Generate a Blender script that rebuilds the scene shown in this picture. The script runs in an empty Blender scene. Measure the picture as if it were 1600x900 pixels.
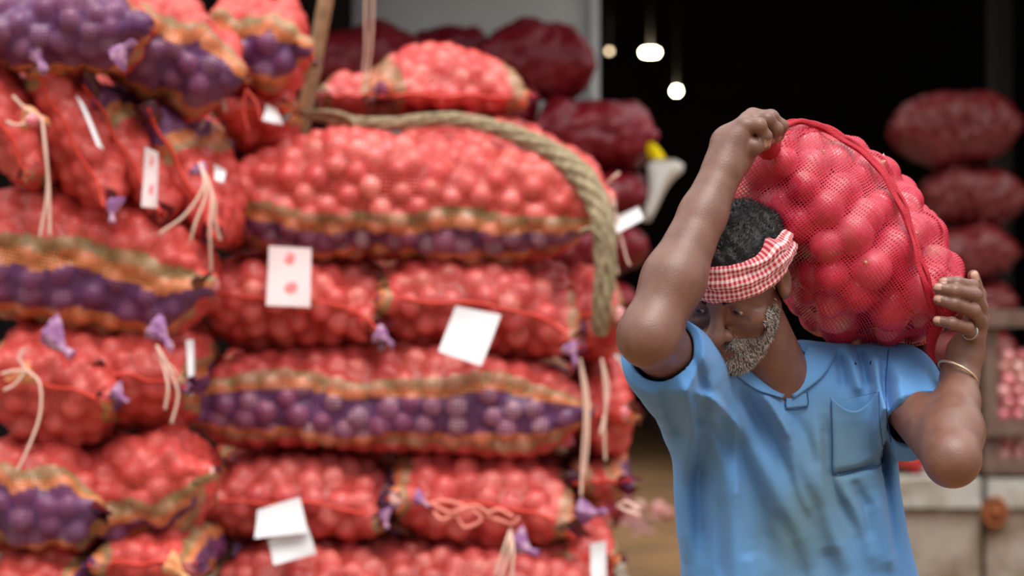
import bpy, math
import numpy as np
from mathutils import Vector

scene = bpy.context.scene
COL = scene.collection
RNG = np.random.default_rng(7)

# ------------------------------------------------------------------ camera, sky, light, exposure
F = 3764.0                      # focal length in pixels of the 1600 px wide frame
CAMZ = 1.45
cam_d = bpy.data.cameras.new('camera')
cam = bpy.data.objects.new('camera', cam_d)
COL.objects.link(cam)
cam.location = (0, 0, CAMZ)
cam.rotation_euler = (math.pi / 2, 0, 0)
cam_d.sensor_width = 36.0
cam_d.lens = 36.0 * F / 1600.0
cam_d.dof.use_dof = True
cam_d.dof.focus_distance = 3.36
cam_d.dof.aperture_fstop = 4.0
cam_d.clip_end = 200
scene.camera = cam

world = bpy.data.worlds.new('overcast_sky')
scene.world = world
world.use_nodes = True
wn = world.node_tree.nodes; wl = world.node_tree.links
bg = wn['Background']
tc = wn.new('ShaderNodeTexCoord')
sx = wn.new('ShaderNodeSeparateXYZ')
rmp = wn.new('ShaderNodeValToRGB')
rmp.color_ramp.elements[0].position = 0.0
rmp.color_ramp.elements[0].color = (0.15, 0.16, 0.175, 1)
rmp.color_ramp.elements[1].position = 0.9
rmp.color_ramp.elements[1].color = (1.4, 1.43, 1.46, 1)
wl.new(tc.outputs['Generated'], sx.inputs[0])
wl.new(sx.outputs['Z'], rmp.inputs[0])
wl.new(rmp.outputs[0], bg.inputs['Color'])
bg.inputs['Strength'].default_value = 1.0

sun_d = bpy.data.lights.new('sun', 'SUN')
sun = bpy.data.objects.new('sun', sun_d)
COL.objects.link(sun)
sun_d.energy = 2.2
sun_d.angle = math.radians(40)
sun_d.color = (1.0, 0.96, 0.9)
sun.rotation_euler = (math.radians(27), math.radians(6), 0)   # light from above, over the camera
sun.location = (0, 0, 8)

vs = scene.view_settings
vs.view_transform = 'Standard'
vs.look = 'None'
vs.exposure = 0.42
vs.gamma = 1.0
vs.use_curve_mapping = False
scene.cycles.max_bounces = 6

# ------------------------------------------------------------------ helpers
def W(px, py, Y):
    return np.array([(px - 800.0) / F * Y, Y, CAMZ - (py - 450.0) / F * Y])

def lin(r, g, b):
    f = lambda c: (c / 255.0 / 12.92) if c / 255.0 <= 0.04045 else ((c / 255.0 + 0.055) / 1.055) ** 2.4
    return (f(r), f(g), f(b))

def empty(name, loc, label=None, cat=None, group=None):
    o = bpy.data.objects.new(name, None)
    COL.objects.link(o)
    o.location = tuple(float(v) for v in loc)
    o.empty_display_size = 0.05
    if label: o['label'] = label
    if cat: o['category'] = cat
    if group: o['group'] = group
    return o

def tag(o, label, cat, group=None):
    o['label'] = label; o['category'] = cat
    if group: o['group'] = group
    return o

def mk(name, verts, faces, mat, parent=None, col=None, uv=None, smooth=True, origin=None):
    """one mesh object; verts in world space, stored relative to the parent's (or given) origin"""
    verts = np.asarray(verts, dtype=np.float32).reshape(-1, 3)
    if parent is not None:
        org = np.array(parent.matrix_world.translation if parent.type != 'EMPTY' else parent.location, dtype=np.float32)
        if parent.parent is not None:
            org = np.array(parent.get('_org', (0, 0, 0)), dtype=np.float32)
        elif parent.type != 'EMPTY':
            org = np.array(parent.location, dtype=np.float32)
    elif origin is not None:
        org = np.asarray(origin, dtype=np.float32)
    else:
        org = np.zeros(3, dtype=np.float32)
    me = bpy.data.meshes.new(name)
    v = verts - org
    me.vertices.add(len(v)); me.vertices.foreach_set('co', v.ravel())
    if isinstance(faces, np.ndarray):
        n = faces.shape[1]; tot = len(faces)
        me.loops.add(tot * n); me.loops.foreach_set('vertex_index', faces.astype(np.int32).ravel())
        me.polygons.add(tot)
        me.polygons.foreach_set('loop_start', np.arange(tot, dtype=np.int32) * n)
        vidx = faces.ravel()
    else:
        sizes = np.array([len(f) for f in faces], dtype=np.int32)
        vidx = np.array([i for f in faces for i in f], dtype=np.int32)
        me.loops.add(len(vidx)); me.loops.foreach_set('vertex_index', vidx)
        me.polygons.add(len(faces))
        me.polygons.foreach_set('loop_start', np.concatenate([[0], np.cumsum(sizes)[:-1]]).astype(np.int32))
        tot = len(faces)
    me.polygons.foreach_set('use_smooth', np.full(tot, bool(smooth)))
    if uv is not None:
        ul = me.uv_layers.new(name='uv')
        ul.data.foreach_set('uv', np.asarray(uv, dtype=np.float32)[vidx].ravel())
    me.update(calc_edges=True)
    me.validate()
    if col is not None:
        c = np.ones((len(v), 4), dtype=np.float32); c[:, :3] = col
        at = me.color_attributes.new('tone', 'FLOAT_COLOR', 'POINT')
        at.data.foreach_set('color', c.ravel())
    if mat is not None: me.materials.append(mat)
    o = bpy.data.objects.new(name, me)
    COL.objects.link(o)
    if parent is not None: o.parent = parent
    else: o.location = tuple(float(x) for x in org)
    if parent is not None: o['_org'] = tuple(float(x) for x in org)
    return o

def box_arr(x0, x1, y0, y1, z0, z1):
    v = np.array([(x, y, z) for z in (z0, z1) for y in (y0, y1) for x in (x0, x1)], float)
    f = np.array([(0, 2, 3, 1), (4, 5, 7, 6), (0, 1, 5, 4), (2, 6, 7, 3), (0, 4, 6, 2), (1, 3, 7, 5)])
    return v, f

def join(parts):
    vs_, fs_, o = [], [], 0
    for v, f in parts:
        vs_.append(np.asarray(v)); fs_.append(np.asarray(f) + o); o += len(v)
    return np.concatenate(vs_), np.concatenate(fs_)

def spline(pts, n):
    """Catmull-Rom through pts, n samples"""
    p = np.asarray(pts, float)
    if len(p) == 2: return p[0] + (p[1] - p[0]) * np.linspace(0, 1, n)[:, None]
    p = np.vstack([2 * p[0] - p[1], p, 2 * p[-1] - p[-2]])
    t = np.linspace(0, len(p) - 3 - 1e-6, n)
    i = t.astype(int); u = (t - i)[:, None]
    a, b, c, d = p[i], p[i + 1], p[i + 2], p[i + 3]
    return 0.5 * (2 * b + (c - a) * u + (2 * a - 5 * b + 4 * c - d) * u * u + (-a + 3 * b - 3 * c + d) * u ** 3)

def tube(path, r, sides=6, flat=1.0, cap=True, up=None):
    p = np.asarray(path, float); n = len(p)
    r = np.broadcast_to(np.asarray(r, float), (n,))
    t = np.gradient(p, axis=0); t /= np.linalg.norm(t, axis=1)[:, None] + 1e-12
    ref = np.array([0.13, -0.97, 0.2]) if up is None else np.asarray(up, float)
    s = np.cross(t, ref); s /= np.linalg.norm(s, axis=1)[:, None] + 1e-9
    w = np.cross(s, t)
    a = np.linspace(0, 2 * np.pi, sides, endpoint=False)
    v = p[:, None] + r[:, None, None] * (np.cos(a)[None, :, None] * s[:, None] + flat * np.sin(a)[None, :, None] * w[:, None])
    v = v.reshape(-1, 3)
    i, j = np.meshgrid(np.arange(n - 1), np.arange(sides), indexing='ij')
    j2 = (j + 1) % sides
    f = np.stack([i * sides + j, i * sides + j2, (i + 1) * sides + j2, (i + 1) * sides + j], -1).reshape(-1, 4)
    if cap:
        v = np.vstack([v, p[0], p[-1]]); c0, c1 = len(v) - 2, len(v) - 1
        q = []
        for k in range(0, sides, 2):
            q.append((c0, (k + 2) % sides, k + 1, k))
            b = (n - 1) * sides
            q.append((c1, b + k, b + k + 1, b + (k + 2) % sides))
        f = np.vstack([f, np.array(q)])
    return v, f

# ------------------------------------------------------------------ materials
def mat(name, color=(0.5, 0.5, 0.5), rough=0.6, spec=0.4, attr=False, noise=None, bump=None, coat=0.0, sheen=0.0, sss=0.0, metal=0.0, emit=None, rand=0.0, translucent=0.0):
    m = bpy.data.materials.new(name); m.use_nodes = True
    nt = m.node_tree; N = nt.nodes; L = nt.links
    b = N['Principled BSDF']
    b.inputs['Roughness'].default_value = rough
    b.inputs['Specular IOR Level'].default_value = spec
    b.inputs['Metallic'].default_value = metal
    b.inputs['Coat Weight'].default_value = coat
    b.inputs['Sheen Weight'].default_value = sheen
    if sss:
        b.inputs['Subsurface Weight'].default_value = sss
        b.inputs['Subsurface Radius'].default_value = (0.008, 0.003, 0.0015)
        b.inputs['Subsurface Scale'].default_value = 1.0
    src = None
    if attr:
        a = N.new('ShaderNodeAttribute'); a.attribute_name = 'tone'; src = a.outputs['Color']
    tcn = N.new('ShaderNodeTexCoord')
    if noise:                                   # (scale, other colour or value gain, contrast)
        sc, amt, lo, hi = noise
        nz = N.new('ShaderNodeTexNoise'); nz.inputs['Scale'].default_value = sc; nz.inputs['Detail'].default_value = 5
        L.new(tcn.outputs['Object'], nz.inputs['Vector'])
        mr = N.new('ShaderNodeMapRange'); mr.inputs['From Min'].default_value = lo; mr.inputs['From Max'].default_value = hi
        L.new(nz.outputs['Fac'], mr.inputs['Value'])
        mx = N.new('ShaderNodeMix'); mx.data_type = 'RGBA'
        L.new(mr.outputs[0], mx.inputs['Factor'])
        if attr:
            L.new(src, mx.inputs['A'])
            mu = N.new('ShaderNodeMix'); mu.data_type = 'RGBA'; mu.blend_type = 'MULTIPLY'; mu.inputs['Factor'].default_value = 1
            L.new(src, mu.inputs['A']); mu.inputs['B'].default_value = (*amt, 1)
            L.new(mu.outputs['Result'], mx.inputs['B'])
        else:
            mx.inputs['A'].default_value = (*color, 1); mx.inputs['B'].default_value = (*amt, 1)
        src = mx.outputs['Result']
    if rand:
        oi = N.new('ShaderNodeObjectInfo')
        hs = N.new('ShaderNodeHueSaturation')
        mr2 = N.new('ShaderNodeMapRange'); mr2.inputs['To Min'].default_value = 1 - rand; mr2.inputs['To Max'].default_value = 1 + rand
        L.new(oi.outputs['Random'], mr2.inputs['Value']); L.new(mr2.outputs[0], hs.inputs['Value'])
        if src is not None: L.new(src, hs.inputs['Color'])
        else: hs.inputs['Color'].default_value = (*color, 1)
        src = hs.outputs[0]
    if src is not None: L.new(src, b.inputs['Base Color'])
    else: b.inputs['Base Color'].default_value = (*color, 1)
    if bump:
        sc, st, dist = bump
        nb = N.new('ShaderNodeTexNoise'); nb.inputs['Scale'].default_value = sc; nb.inputs['Detail'].default_value = 4
        L.new(tcn.outputs['Object'], nb.inputs['Vector'])
        bp = N.new('ShaderNodeBump'); bp.inputs['Strength'].default_value = st; bp.inputs['Distance'].default_value = dist
        L.new(nb.outputs['Fac'], bp.inputs['Height']); L.new(bp.outputs[0], b.inputs['Normal'])
    if emit:
        b.inputs['Emission Color'].default_value = (*emit[0], 1); b.inputs['Emission Strength'].default_value = emit[1]
    if translucent:
        tr = N.new('ShaderNodeBsdfTranslucent')
        if src is not None: L.new(src, tr.inputs['Color'])
        else: tr.inputs['Color'].default_value = (*color, 1)
        ms = N.new('ShaderNodeMixShader'); ms.inputs[0].default_value = translucent
        L.new(b.outputs[0], ms.inputs[1]); L.new(tr.outputs[0], ms.inputs[2])
        L.new(ms.outputs[0], N['Material Output'].inputs['Surface'])
    return m

M = {}
M['net'] = mat('net_thread', attr=True, rough=0.40, spec=0.6, translucent=0.2)
M['onion'] = mat('onion_skin', attr=True, rough=0.27, spec=0.8, noise=(30, (0.80, 0.62, 0.66), 0.4, 0.75))
M['onion_one'] = mat('onion_skin_single', attr=True, rough=0.27, spec=0.8, noise=(30, (0.80, 0.62, 0.66), 0.4, 0.75), rand=0.2)
M['seam'] = mat('seam_thread', lin(215, 62, 42), rough=0.5)
M['cord_pink'] = mat('pink_cord', lin(235, 140, 125), rough=0.6)
M['string'] = mat('tie_string', lin(228, 190, 172), rough=0.7)
M['string_red'] = mat('red_tie_string', lin(225, 85, 70), rough=0.6)
M['ground'] = mat('brown_ground', lin(148, 112, 78), rough=0.9, spec=0.1, noise=(1.6, lin(112, 88, 64), 0.35, 0.7), bump=(30, 0.4, 0.02))
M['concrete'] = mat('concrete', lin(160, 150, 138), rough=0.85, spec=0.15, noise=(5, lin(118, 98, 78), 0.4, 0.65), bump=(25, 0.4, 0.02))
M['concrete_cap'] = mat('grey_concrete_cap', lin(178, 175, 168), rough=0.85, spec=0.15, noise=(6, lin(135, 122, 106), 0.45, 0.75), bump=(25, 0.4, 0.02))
M['dark_wall'] = mat('blackish_wall', (0.022, 0.019, 0.018), rough=0.9, spec=0.1, noise=(3, (0.012, 0.010, 0.010), 0.3, 0.7))  # near-black base puts the darkness of the hall into the colour
M['grey_panel'] = mat('grey_painted_panel', lin(214, 224, 228), rough=0.7, spec=0.3, noise=(1.5, lin(186, 198, 204), 0.4, 0.7))
M['wood'] = mat('weathered_wood', lin(120, 95, 85), rough=0.8, noise=(14, lin(86, 66, 58), 0.35, 0.7), bump=(40, 0.3, 0.01))
M['bamboo'] = mat('bamboo', lin(176, 146, 108), rough=0.65, noise=(22, lin(140, 110, 78), 0.4, 0.75), bump=(90, 0.3, 0.003))
M['rope'] = mat('jute_rope', lin(172, 156, 126), rough=0.9, spec=0.1, noise=(60, lin(122, 108, 84), 0.35, 0.7), bump=(300, 0.7, 0.003))
M['rust'] = mat('rusty_iron', lin(150, 84, 44), rough=0.9, noise=(30, lin(90, 50, 35), 0.4, 0.7))
M['white_cloth'] = mat('white_cloth', lin(215, 212, 205), rough=0.9, spec=0.1)
M['yellow'] = mat('yellow_cloth', lin(235, 205, 20), rough=0.8, spec=0.1)
M['black_cloth'] = mat('black_cloth', (0.01, 0.01, 0.012), rough=0.9, spec=0.1)
M['lamp'] = mat('lit_lamp', (1, 1, 1), emit=((1.0, 0.82, 0.5), 60))
M['lamp_dim'] = mat('dim_lamp', (1, 1, 1), emit=((1.0, 0.75, 0.45), 4))
M['cable'] = mat('black_cable', (0.01, 0.01, 0.01))

def paper_mat():
    """white sack paper with two small red printed marks (round emblem over a smaller one)"""
    m = bpy.data.materials.new('printed_paper'); m.use_nodes = True
    N = m.node_tree.nodes; L = m.node_tree.links
    b = N['Principled BSDF']; b.inputs['Roughness'].default_value = 0.7
    u = N.new('ShaderNodeUVMap'); u.uv_map = 'uv'
    def disc(cx, cy, r, sx_=1.0):
        mp = N.new('ShaderNodeVectorMath'); mp.operation = 'SUBTRACT'; mp.inputs[1].default_value = (cx, cy, 0)
        L.new(u.outputs[0], mp.inputs[0])
        sc = N.new('ShaderNodeVectorMath'); sc.operation = 'MULTIPLY'; sc.inputs[1].default_value = (sx_, 1.4, 0)
        L.new(mp.outputs[0], sc.inputs[0])
        nz = N.new('ShaderNodeTexNoise'); nz.inputs['Scale'].default_value = 9; L.new(u.outputs[0], nz.inputs['Vector'])
        ln = N.new('ShaderNodeVectorMath'); ln.operation = 'LENGTH'; L.new(sc.outputs[0], ln.inputs[0])
        ad = N.new('ShaderNodeMath'); ad.operation = 'MULTIPLY_ADD'; ad.inputs[1].default_value = 0.25
        L.new(nz.outputs['Fac'], ad.inputs[0]); L.new(ln.outputs['Value'], ad.inputs[2])
        lt = N.new('ShaderNodeMapRange'); lt.inputs['From Min'].default_value = r + 0.16; lt.inputs['From Max'].default_value = r + 0.10
        L.new(ad.outputs[0], lt.inputs['Value'])
        return lt.outputs[0]
    d1 = disc(0.5, 0.80, 0.13); d2 = disc(0.55, 0.30, 0.13, 0.8)
    mxv = N.new('ShaderNodeMath'); mxv.operation = 'MAXIMUM'; L.new(d1, mxv.inputs[0]); L.new(d2, mxv.inputs[1])
    mx = N.new('ShaderNodeMix'); mx.data_type = 'RGBA'; L.new(mxv.outputs[0], mx.inputs['Factor'])
    mx.inputs['A'].default_value = (*lin(226, 205, 205), 1); mx.inputs['B'].default_value = (*lin(222, 120, 120), 1)
    L.new(mx.outputs['Result'], b.inputs['Base Color'])
    return m
M['paper'] = mat('white_paper', lin(232, 230, 232), rough=0.75, spec=0.2)
M['paper_print'] = paper_mat()

# ------------------------------------------------------------------ the setting
def structure(name, v, f, m, smooth=False):
    o = mk(name, v, f, m, smooth=smooth); o['kind'] = 'structure'; return o

v, f = box_arr(-12, 12, -6, 27, -0.2, 0.0)
structure('floor', v, f, M['ground'])
PLAT_Z = 0.56
v, f = join([box_arr(-6, 0.12, 4.9, 7.4, 0.0, PLAT_Z), box_arr(-6, 0.36, 7.4, 9.6, 0.0, PLAT_Z)])
structure('platform', v, f, M['concrete'])                      # loading platform that carries the stacks
# raised shop floor at the right
KY = 11.0
kx0 = (1290 - 800) / F * KY
kz = CAMZ - (748 - 450) / F * KY
JX = (1536 - 800) / F * KY
v, f = join([box_arr(kx0, JX - 0.012, KY, 26, 0.0, kz - 0.13), box_arr(JX + 0.012, 8, KY, 26, 0.0, kz - 0.13)])
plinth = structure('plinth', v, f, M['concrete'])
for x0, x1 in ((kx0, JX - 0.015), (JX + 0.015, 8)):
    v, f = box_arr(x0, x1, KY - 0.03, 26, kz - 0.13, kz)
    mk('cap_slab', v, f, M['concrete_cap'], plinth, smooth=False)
a_ = np.linspace(0, 2 * np.pi, 24, endpoint=False)
jc = W(1553, 800, KY - 0.01)
ring = np.stack([jc[0] + 0.05 * np.cos(a_), np.full(24, KY - 0.03), jc[2] + 0.062 * np.sin(a_)], 1)
v, f = tube(np.vstack([ring, ring[:2]]), 0.014, 6, cap=False)
dv, df = join([(v, f), tube(np.array([[jc[0], KY + 0.0, jc[2]], [jc[0], KY - 0.035, jc[2]]]), 0.045, 12)])
mk('drain_pipe', dv, df, M['rust'], plinth)
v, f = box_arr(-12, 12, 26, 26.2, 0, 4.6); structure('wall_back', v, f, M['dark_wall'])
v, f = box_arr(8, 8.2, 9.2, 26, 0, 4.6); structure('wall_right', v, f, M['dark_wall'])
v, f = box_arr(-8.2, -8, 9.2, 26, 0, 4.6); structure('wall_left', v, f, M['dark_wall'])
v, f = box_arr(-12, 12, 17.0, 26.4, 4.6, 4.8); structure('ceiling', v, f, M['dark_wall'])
v, f = box_arr(1.75, 8, 12.3, 17.0, 4.3, 4.4); structure('shade_roof_right', v, f, M['dark_wall'])  # unseen roof added to keep the back right sacks dim
v, f = box_arr(-8, 0.75, 7.7, 12.3, 3.3, 3.36); structure('shade_roof_left', v, f, M['dark_wall'])  # unseen roof added to shade the sacks behind the stack
# grey painted panel behind the stack, with its post
GY = 10.2
a = W(540, 0, GY); b_ = W(922, 130, GY)
v, f = box_arr(a[0], b_[0], GY, GY + 0.06, W(0, 215, GY)[2], 3.3)
pn = structure('wall_panel', v, f, M['grey_panel'])
a = W(921, 0, GY); b_ = W(936, 0, GY)
v, f = box_arr(a[0] + 0.004, b_[0], GY - 0.05, GY + 0.05, 0.0, 3.3)
mk('post', v, f, M['grey_panel'], pn, smooth=False)
a = W(470, 0, 9.9); b_ = W(545, 0, 9.9)
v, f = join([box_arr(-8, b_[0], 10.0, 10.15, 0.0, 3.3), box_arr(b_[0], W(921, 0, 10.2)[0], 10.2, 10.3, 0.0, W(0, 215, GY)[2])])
structure('dark_backing', v, f, M['dark_wall'])  # added dark backing that keeps the gaps between the sacks black
# shop pillar at the far right
a = W(1556, 0, 15.5); b_ = W(1582, 0, 15.5)
v, f = box_arr(a[0], b_[0], 15.5, 15.8, kz, 4.3)
structure('pillar', v, f, mat('dim_brown_pillar', (0.012, 0.008, 0.006), rough=0.9))

# ------------------------------------------------------------------ onions
def onion_unit(seg=8, detail=5):
    """unit onion: slightly flattened bulb with a short neck (+z) and a root end (-z)"""
    if detail >= 8:
        prof = [(0.0, 1.05), (0.07, 1.04), (0.11, 0.95), (0.34, 0.84), (0.68, 0.64), (0.93, 0.30), (1.0, -0.05), (0.9, -0.42), (0.62, -0.74), (0.25, -0.9), (0.12, -0.97), (0.0, -0.96)]
    else:
        prof = [(0.0, 1.15), (0.12, 0.98), (0.62, 0.70), (0.96, 0.22), (0.95, -0.30), (0.58, -0.78), (0.0, -0.95)]
    vv = [(0, 0, prof[0][1])]; ff = []
    n = len(prof) - 2
    for r, z in prof[1:-1]:
        for k in range(seg):
            t = 2 * math.pi * k / seg
            vv.append((r * math.cos(t), r * math.sin(t), z))
    vv.append((0, 0, prof[-1][1]))
    for k in range(seg):
        ff.append((0, 1 + k, 1 + (k + 1) % seg))
        for i in range(n - 1):
            a0 = 1 + i * seg
            p, q = a0 + k, a0 + (k + 1) % seg
            ff.append((p, p + seg, q + seg)); ff.append((p, q + seg, q))
        a0 = 1 + (n - 1) * seg
        ff.append((a0 + k, len(vv) - 1, a0 + (k + 1) % seg))
    return np.array(vv, float), np.array(ff)
OV, OF = onion_unit(8, 5)
OV2, OF2 = onion_unit(14, 8)

def rand_rots(n):
    q = RNG.normal(size=(n, 4)); q /= np.linalg.norm(q, axis=1)[:, None]
    w, x, y, z = q.T
    return np.stack([1 - 2 * (y * y + z * z), 2 * (x * y - z * w), 2 * (x * z + y * w),
                     2 * (x * y + z * w), 1 - 2 * (x * x + z * z), 2 * (y * z - x * w),
                     2 * (x * z - y * w), 2 * (y * z + x * w), 1 - 2 * (x * x + y * y)], -1).reshape(n, 3, 3)

ONION_COLS = np.array([lin(240, 170, 168), lin(228, 140, 144), lin(248, 200, 190), lin(212, 112, 120)])

def onion_arrays(C, R, cols=None):
    n = len(C); Rm = rand_rots(n)
    v = np.einsum('nij,vj->nvi', Rm, OV) * np.asarray(R)[:, None, None] + C[:, None]
    fc = OF[None] + (np.arange(n) * len(OV))[:, None, None]
    pick = ONION_COLS[RNG.integers(0, len(ONION_COLS), n)] * RNG.uniform(0.85, 1.15, (n, 1))
    if cols is not None: pick = pick * cols
    col = np.repeat(pick, len(OV), axis=0)
    return v.reshape(-1, 3), fc.reshape(-1, 3), col

_onion_mesh = {}
def onion_mesh(tint):
    if tint not in _onion_mesh:
        _onion_mesh[tint] = []
        for k in range(4):
            col = np.repeat(ONION_COLS[k:k + 1], len(OV2), axis=0).copy()
            z = OV2[:, 2]; col = col * np.array(tint)
            col[z > 0.90] = lin(190, 150, 110); col[z < -0.85] = lin(205, 180, 150)
            o = mk('onion', OV2, OF2, M['onion_one'], col=col)
            _onion_mesh[tint].append(o.data)
            bpy.data.objects.remove(o)
    return _onion_mesh[tint]

def onion_things(C, R, label, group, tint=(1.0, 1.0, 1.0)):
    ms = onion_mesh(tint)
    Rm = rand_rots(len(C))
    from mathutils import Matrix
    for c, r, m3 in zip(C, R, Rm):
        o = bpy.data.objects.new('onion', ms[int(RNG.integers(0, 4))])
        COL.objects.link(o)
        o.rotation_euler = Matrix(m3.tolist()).to_euler()
        o.location = c.tolist(); o.scale = (float(r),) * 3
        o['label'] = label; o['category'] = 'onion'; o['group'] = group

# ------------------------------------------------------------------ net sacks
def ribbons(P, T, mask, width, axis):
    """flat threads along grid axis; T is the across direction; returns verts, quads, flat grid index of each vertex"""
    nu, nv = mask.shape
    A = P - T * (width / 2); B = P + T * (width / 2)
    idx = np.arange(nu * nv).reshape(nu, nv)
    if axis == 0:
        ok = mask[:-1] & mask[1:]; i0 = idx[:-1][ok]; i1 = idx[1:][ok]
    else:
        ok = mask[:, :-1] & mask[:, 1:]; i0 = idx[:, :-1][ok]; i1 = idx[:, 1:][ok]
    n = nu * nv
    q = np.stack([i0, i0 + n, i1 + n, i1], -1)
    V = np.concatenate([A.reshape(-1, 3), B.reshape(-1, 3)])
    used = np.unique(q); remap = np.full(2 * n, -1); remap[used] = np.arange(len(used))
    return V[used], remap[q], used % n

def unit(a):
    return a / (np.linalg.norm(a, axis=-1, keepdims=True) + 1e-12)

PAL_STACK = dict(red=lin(232, 88, 78), purple=lin(116, 66, 118), orange=lin(228, 142, 84), ochre=lin(180, 146, 98))
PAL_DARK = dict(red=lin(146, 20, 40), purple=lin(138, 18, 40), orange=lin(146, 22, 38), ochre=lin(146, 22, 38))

def resample(x, y, n):
    s = np.concatenate([[0], np.cumsum(np.hypot(np.diff(x), np.diff(y)))])
    t = np.linspace(0, s[-1], n)
    return np.interp(t, s, x), np.interp(t, s, y), s[-1]

def rotm(roll, yaw, pitch):
    r, y, p = (math.radians(t) for t in (roll, yaw, pitch))
    Ry = np.array([[math.cos(r), 0, math.sin(r)], [0, 1, 0], [-math.sin(r), 0, math.cos(r)]])   # + turns the right end down
    Rz = np.array([[math.cos(y), -math.sin(y), 0], [math.sin(y), math.cos(y), 0], [0, 0, 1]])
    Rx = np.array([[1, 0, 0], [0, math.cos(p), -math.sin(p)], [0, math.sin(p), math.cos(p)]])
    return Rz @ Ry @ Rx

SACKS = {}
def sack(key, label, kind, cx, cy, w, h, Yf, roll=0, yaw=0, pitch=0, length=0.88, depth=0.46, up=0.5, band=(0.045, 0.08, 0.11), shift=0.0,
         R=0.028, pal=PAL_STACK, step=0.009, thread=0.0034, droop=0.0, one=None, bend=0.0, group=None, things=False, ears=0.03, blunt=4.0, otint=None, lumps=0.012, fat=2.5):
    """kind 'side': long side towards the street; kind 'end': sewn end towards the street.  w, h in photo pixels at depth Yf"""
    sc = Yf / F
    if kind == 'side':
        Ls, Ws, Hs = w * sc, depth, h * sc
        ax = np.array([[1, 0, 0], [0, -1, 0], [0, 0, 1]], float)
        back = Ws / 2
    else:
        Ls, Ws, Hs = length, w * sc, h * sc
        ax = np.array([[0, -1, 0], [1, 0, 0], [0, 0, 1]], float)
        back = Ls / 2
    Rm = rotm(roll, yaw, pitch)
    ax = (Rm @ ax.T).T
    bk = np.array([0, 1, 0.0])
    if kind == 'end': bk = -ax[0]
    ctr = W(cx, cy, Yf) + bk * back
    # profiles, equally spaced along their arcs
    t = np.linspace(-math.pi / 2, math.pi / 2, 3000)
    s = np.sign(np.sin(t)) * np.abs(np.sin(t)) ** (2 / blunt); hs = np.abs(np.cos(t))
    xs, ys = s * Ls / 2, hs * Hs / 2
    n_u = max(12, int(round(resample(xs, ys, 9)[2] / step)) + 1)
    xs, ys, _ = resample(xs, ys, n_u)
    s = xs / (Ls / 2); hs = ys / (Hs / 2)
    a = np.linspace(0, 2 * math.pi, 4001)
    ca = np.sign(np.cos(a)) * np.abs(np.cos(a)) ** (2 / fat); sa = np.sign(np.sin(a)) * np.abs(np.sin(a)) ** (2 / fat)
    _, _, girth = resample(ca * Ws / 2, sa * Hs / 2, 9)
    seg = np.concatenate([[0], np.cumsum(np.hypot(np.diff(ca * Ws / 2), np.diff(sa * Hs / 2)))]); girth = seg[-1]
    n_v = max(16, int(round(girth / step)))
    arc = np.linspace(0, girth, n_v + 1)
    av = np.interp(arc, seg, a)
    cv = np.interp(arc, seg, ca); sv = np.interp(arc, seg, sa)
    S, A = np.meshgrid(s, av, indexing='ij')
    Hh = np.outer(hs, np.ones(n_v + 1))
    cw = np.outer(np.ones(n_u), cv); sw = np.outer(np.ones(n_u), sv)
    wprof = 0.985 - 0.07 * S ** 4 * (1 - S ** 16) - 0.05 * np.abs(S) ** 30
    l_ = Ls / 2 * S + np.sign(S) * ears * np.abs(S) ** 12 * np.abs(cw) ** 8
    w_ = Ws / 2 * cw * wprof
    h_ = np.where(sw > 0, 2 * up, 2 * (1 - up)) * Hs / 2 * sw * Hh
    ph = RNG.uniform(0, 6.28, 6)
    lump = lumps * (np.sin(S * 4.1 + ph[0]) * np.cos(A + ph[1]) + 0.7 * np.sin(S * 7 + ph[2] + 2 * A) + 0.5 * np.cos(3 * A + ph[3] + S * 2))
    h_ = h_ + lump * sw * Hh + (bend * Hs) * (S ** 2 - 0.4) + (up - 0.5) * -Hs * 0.0
    w_ = w_ + 0.6 * lump * cw
    h_ = h_ - droop * Hs * np.clip(cw, 0, 1) ** 2.5 * np.clip(S, 0, 1) ** 4
    base = ctr + l_[..., None] * ax[0] + w_[..., None] * ax[1] + h_[..., None] * ax[2]
    du = np.gradient(base, axis=0); dv = np.gradient(base, axis=1)
    dv[:, 0] = dv[:, -1] = base[:, 1] - base[:, -2]
    nrm = unit(np.cross(du, dv)); 
    ctrv = base - ctr
    sgn = np.sign((nrm * ctrv).sum(-1).mean()) or 1
    nrm = nrm * sgn
    # the net and the onions behind it
    front = (nrm[..., 1] < 0.30) & ~((Hh * Hs / 2 < 1.1 * R) & (np.abs(cw) > 0.80))
    cand = base[front]; cn = nrm[front]
    if len(cand) > 9000:
        k = RNG.choice(len(cand), 9000, replace=False); cand, cn = cand[k], cn[k]
    alive = np.ones(len(cand), bool); order = RNG.permutation(len(cand)); chosen = []
    sp = (R * 1.78) ** 2
    for i in order:
        if alive[i]:
            chosen.append(i); d = cand - cand[i]
            alive &= (d * d).sum(1) > sp
    chosen = np.array(chosen)
    Rs = R * RNG.uniform(0.9, 1.16, len(chosen))
    C = cand[chosen] - cn[chosen] * (Rs * 0.85)[:, None]
    # height of the net over the base surface: it lies on the nearest onions
    fp = base.reshape(-1, 3); fn = nrm.reshape(-1, 3); keep = (nrm[..., 1] < 0.42).ravel()
    hgt = np.full(len(fp), -0.6 * R)
    idx = np.where(keep)[0]
    for c0 in range(0, len(idx), 4000):
        ii = idx[c0:c0 + 4000]
        p, n = fp[ii], fn[ii]
        dc = p @ C.T; d2 = (p * p).sum(1)[:, None] + (C * C).sum(1)[None] - 2 * dc
        al = n @ C.T - (p * n).sum(1)[:, None]
        per = d2 - al * al
        hh = np.where(per < (Rs ** 2)[None], al + np.sqrt(np.maximum((Rs ** 2)[None] - per, 0)), -1)
        hh = np.where((np.abs(al) < 3 * R), hh, -1)
        hgt[ii] = np.maximum(hh.max(1), -0.6 * R)
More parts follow.
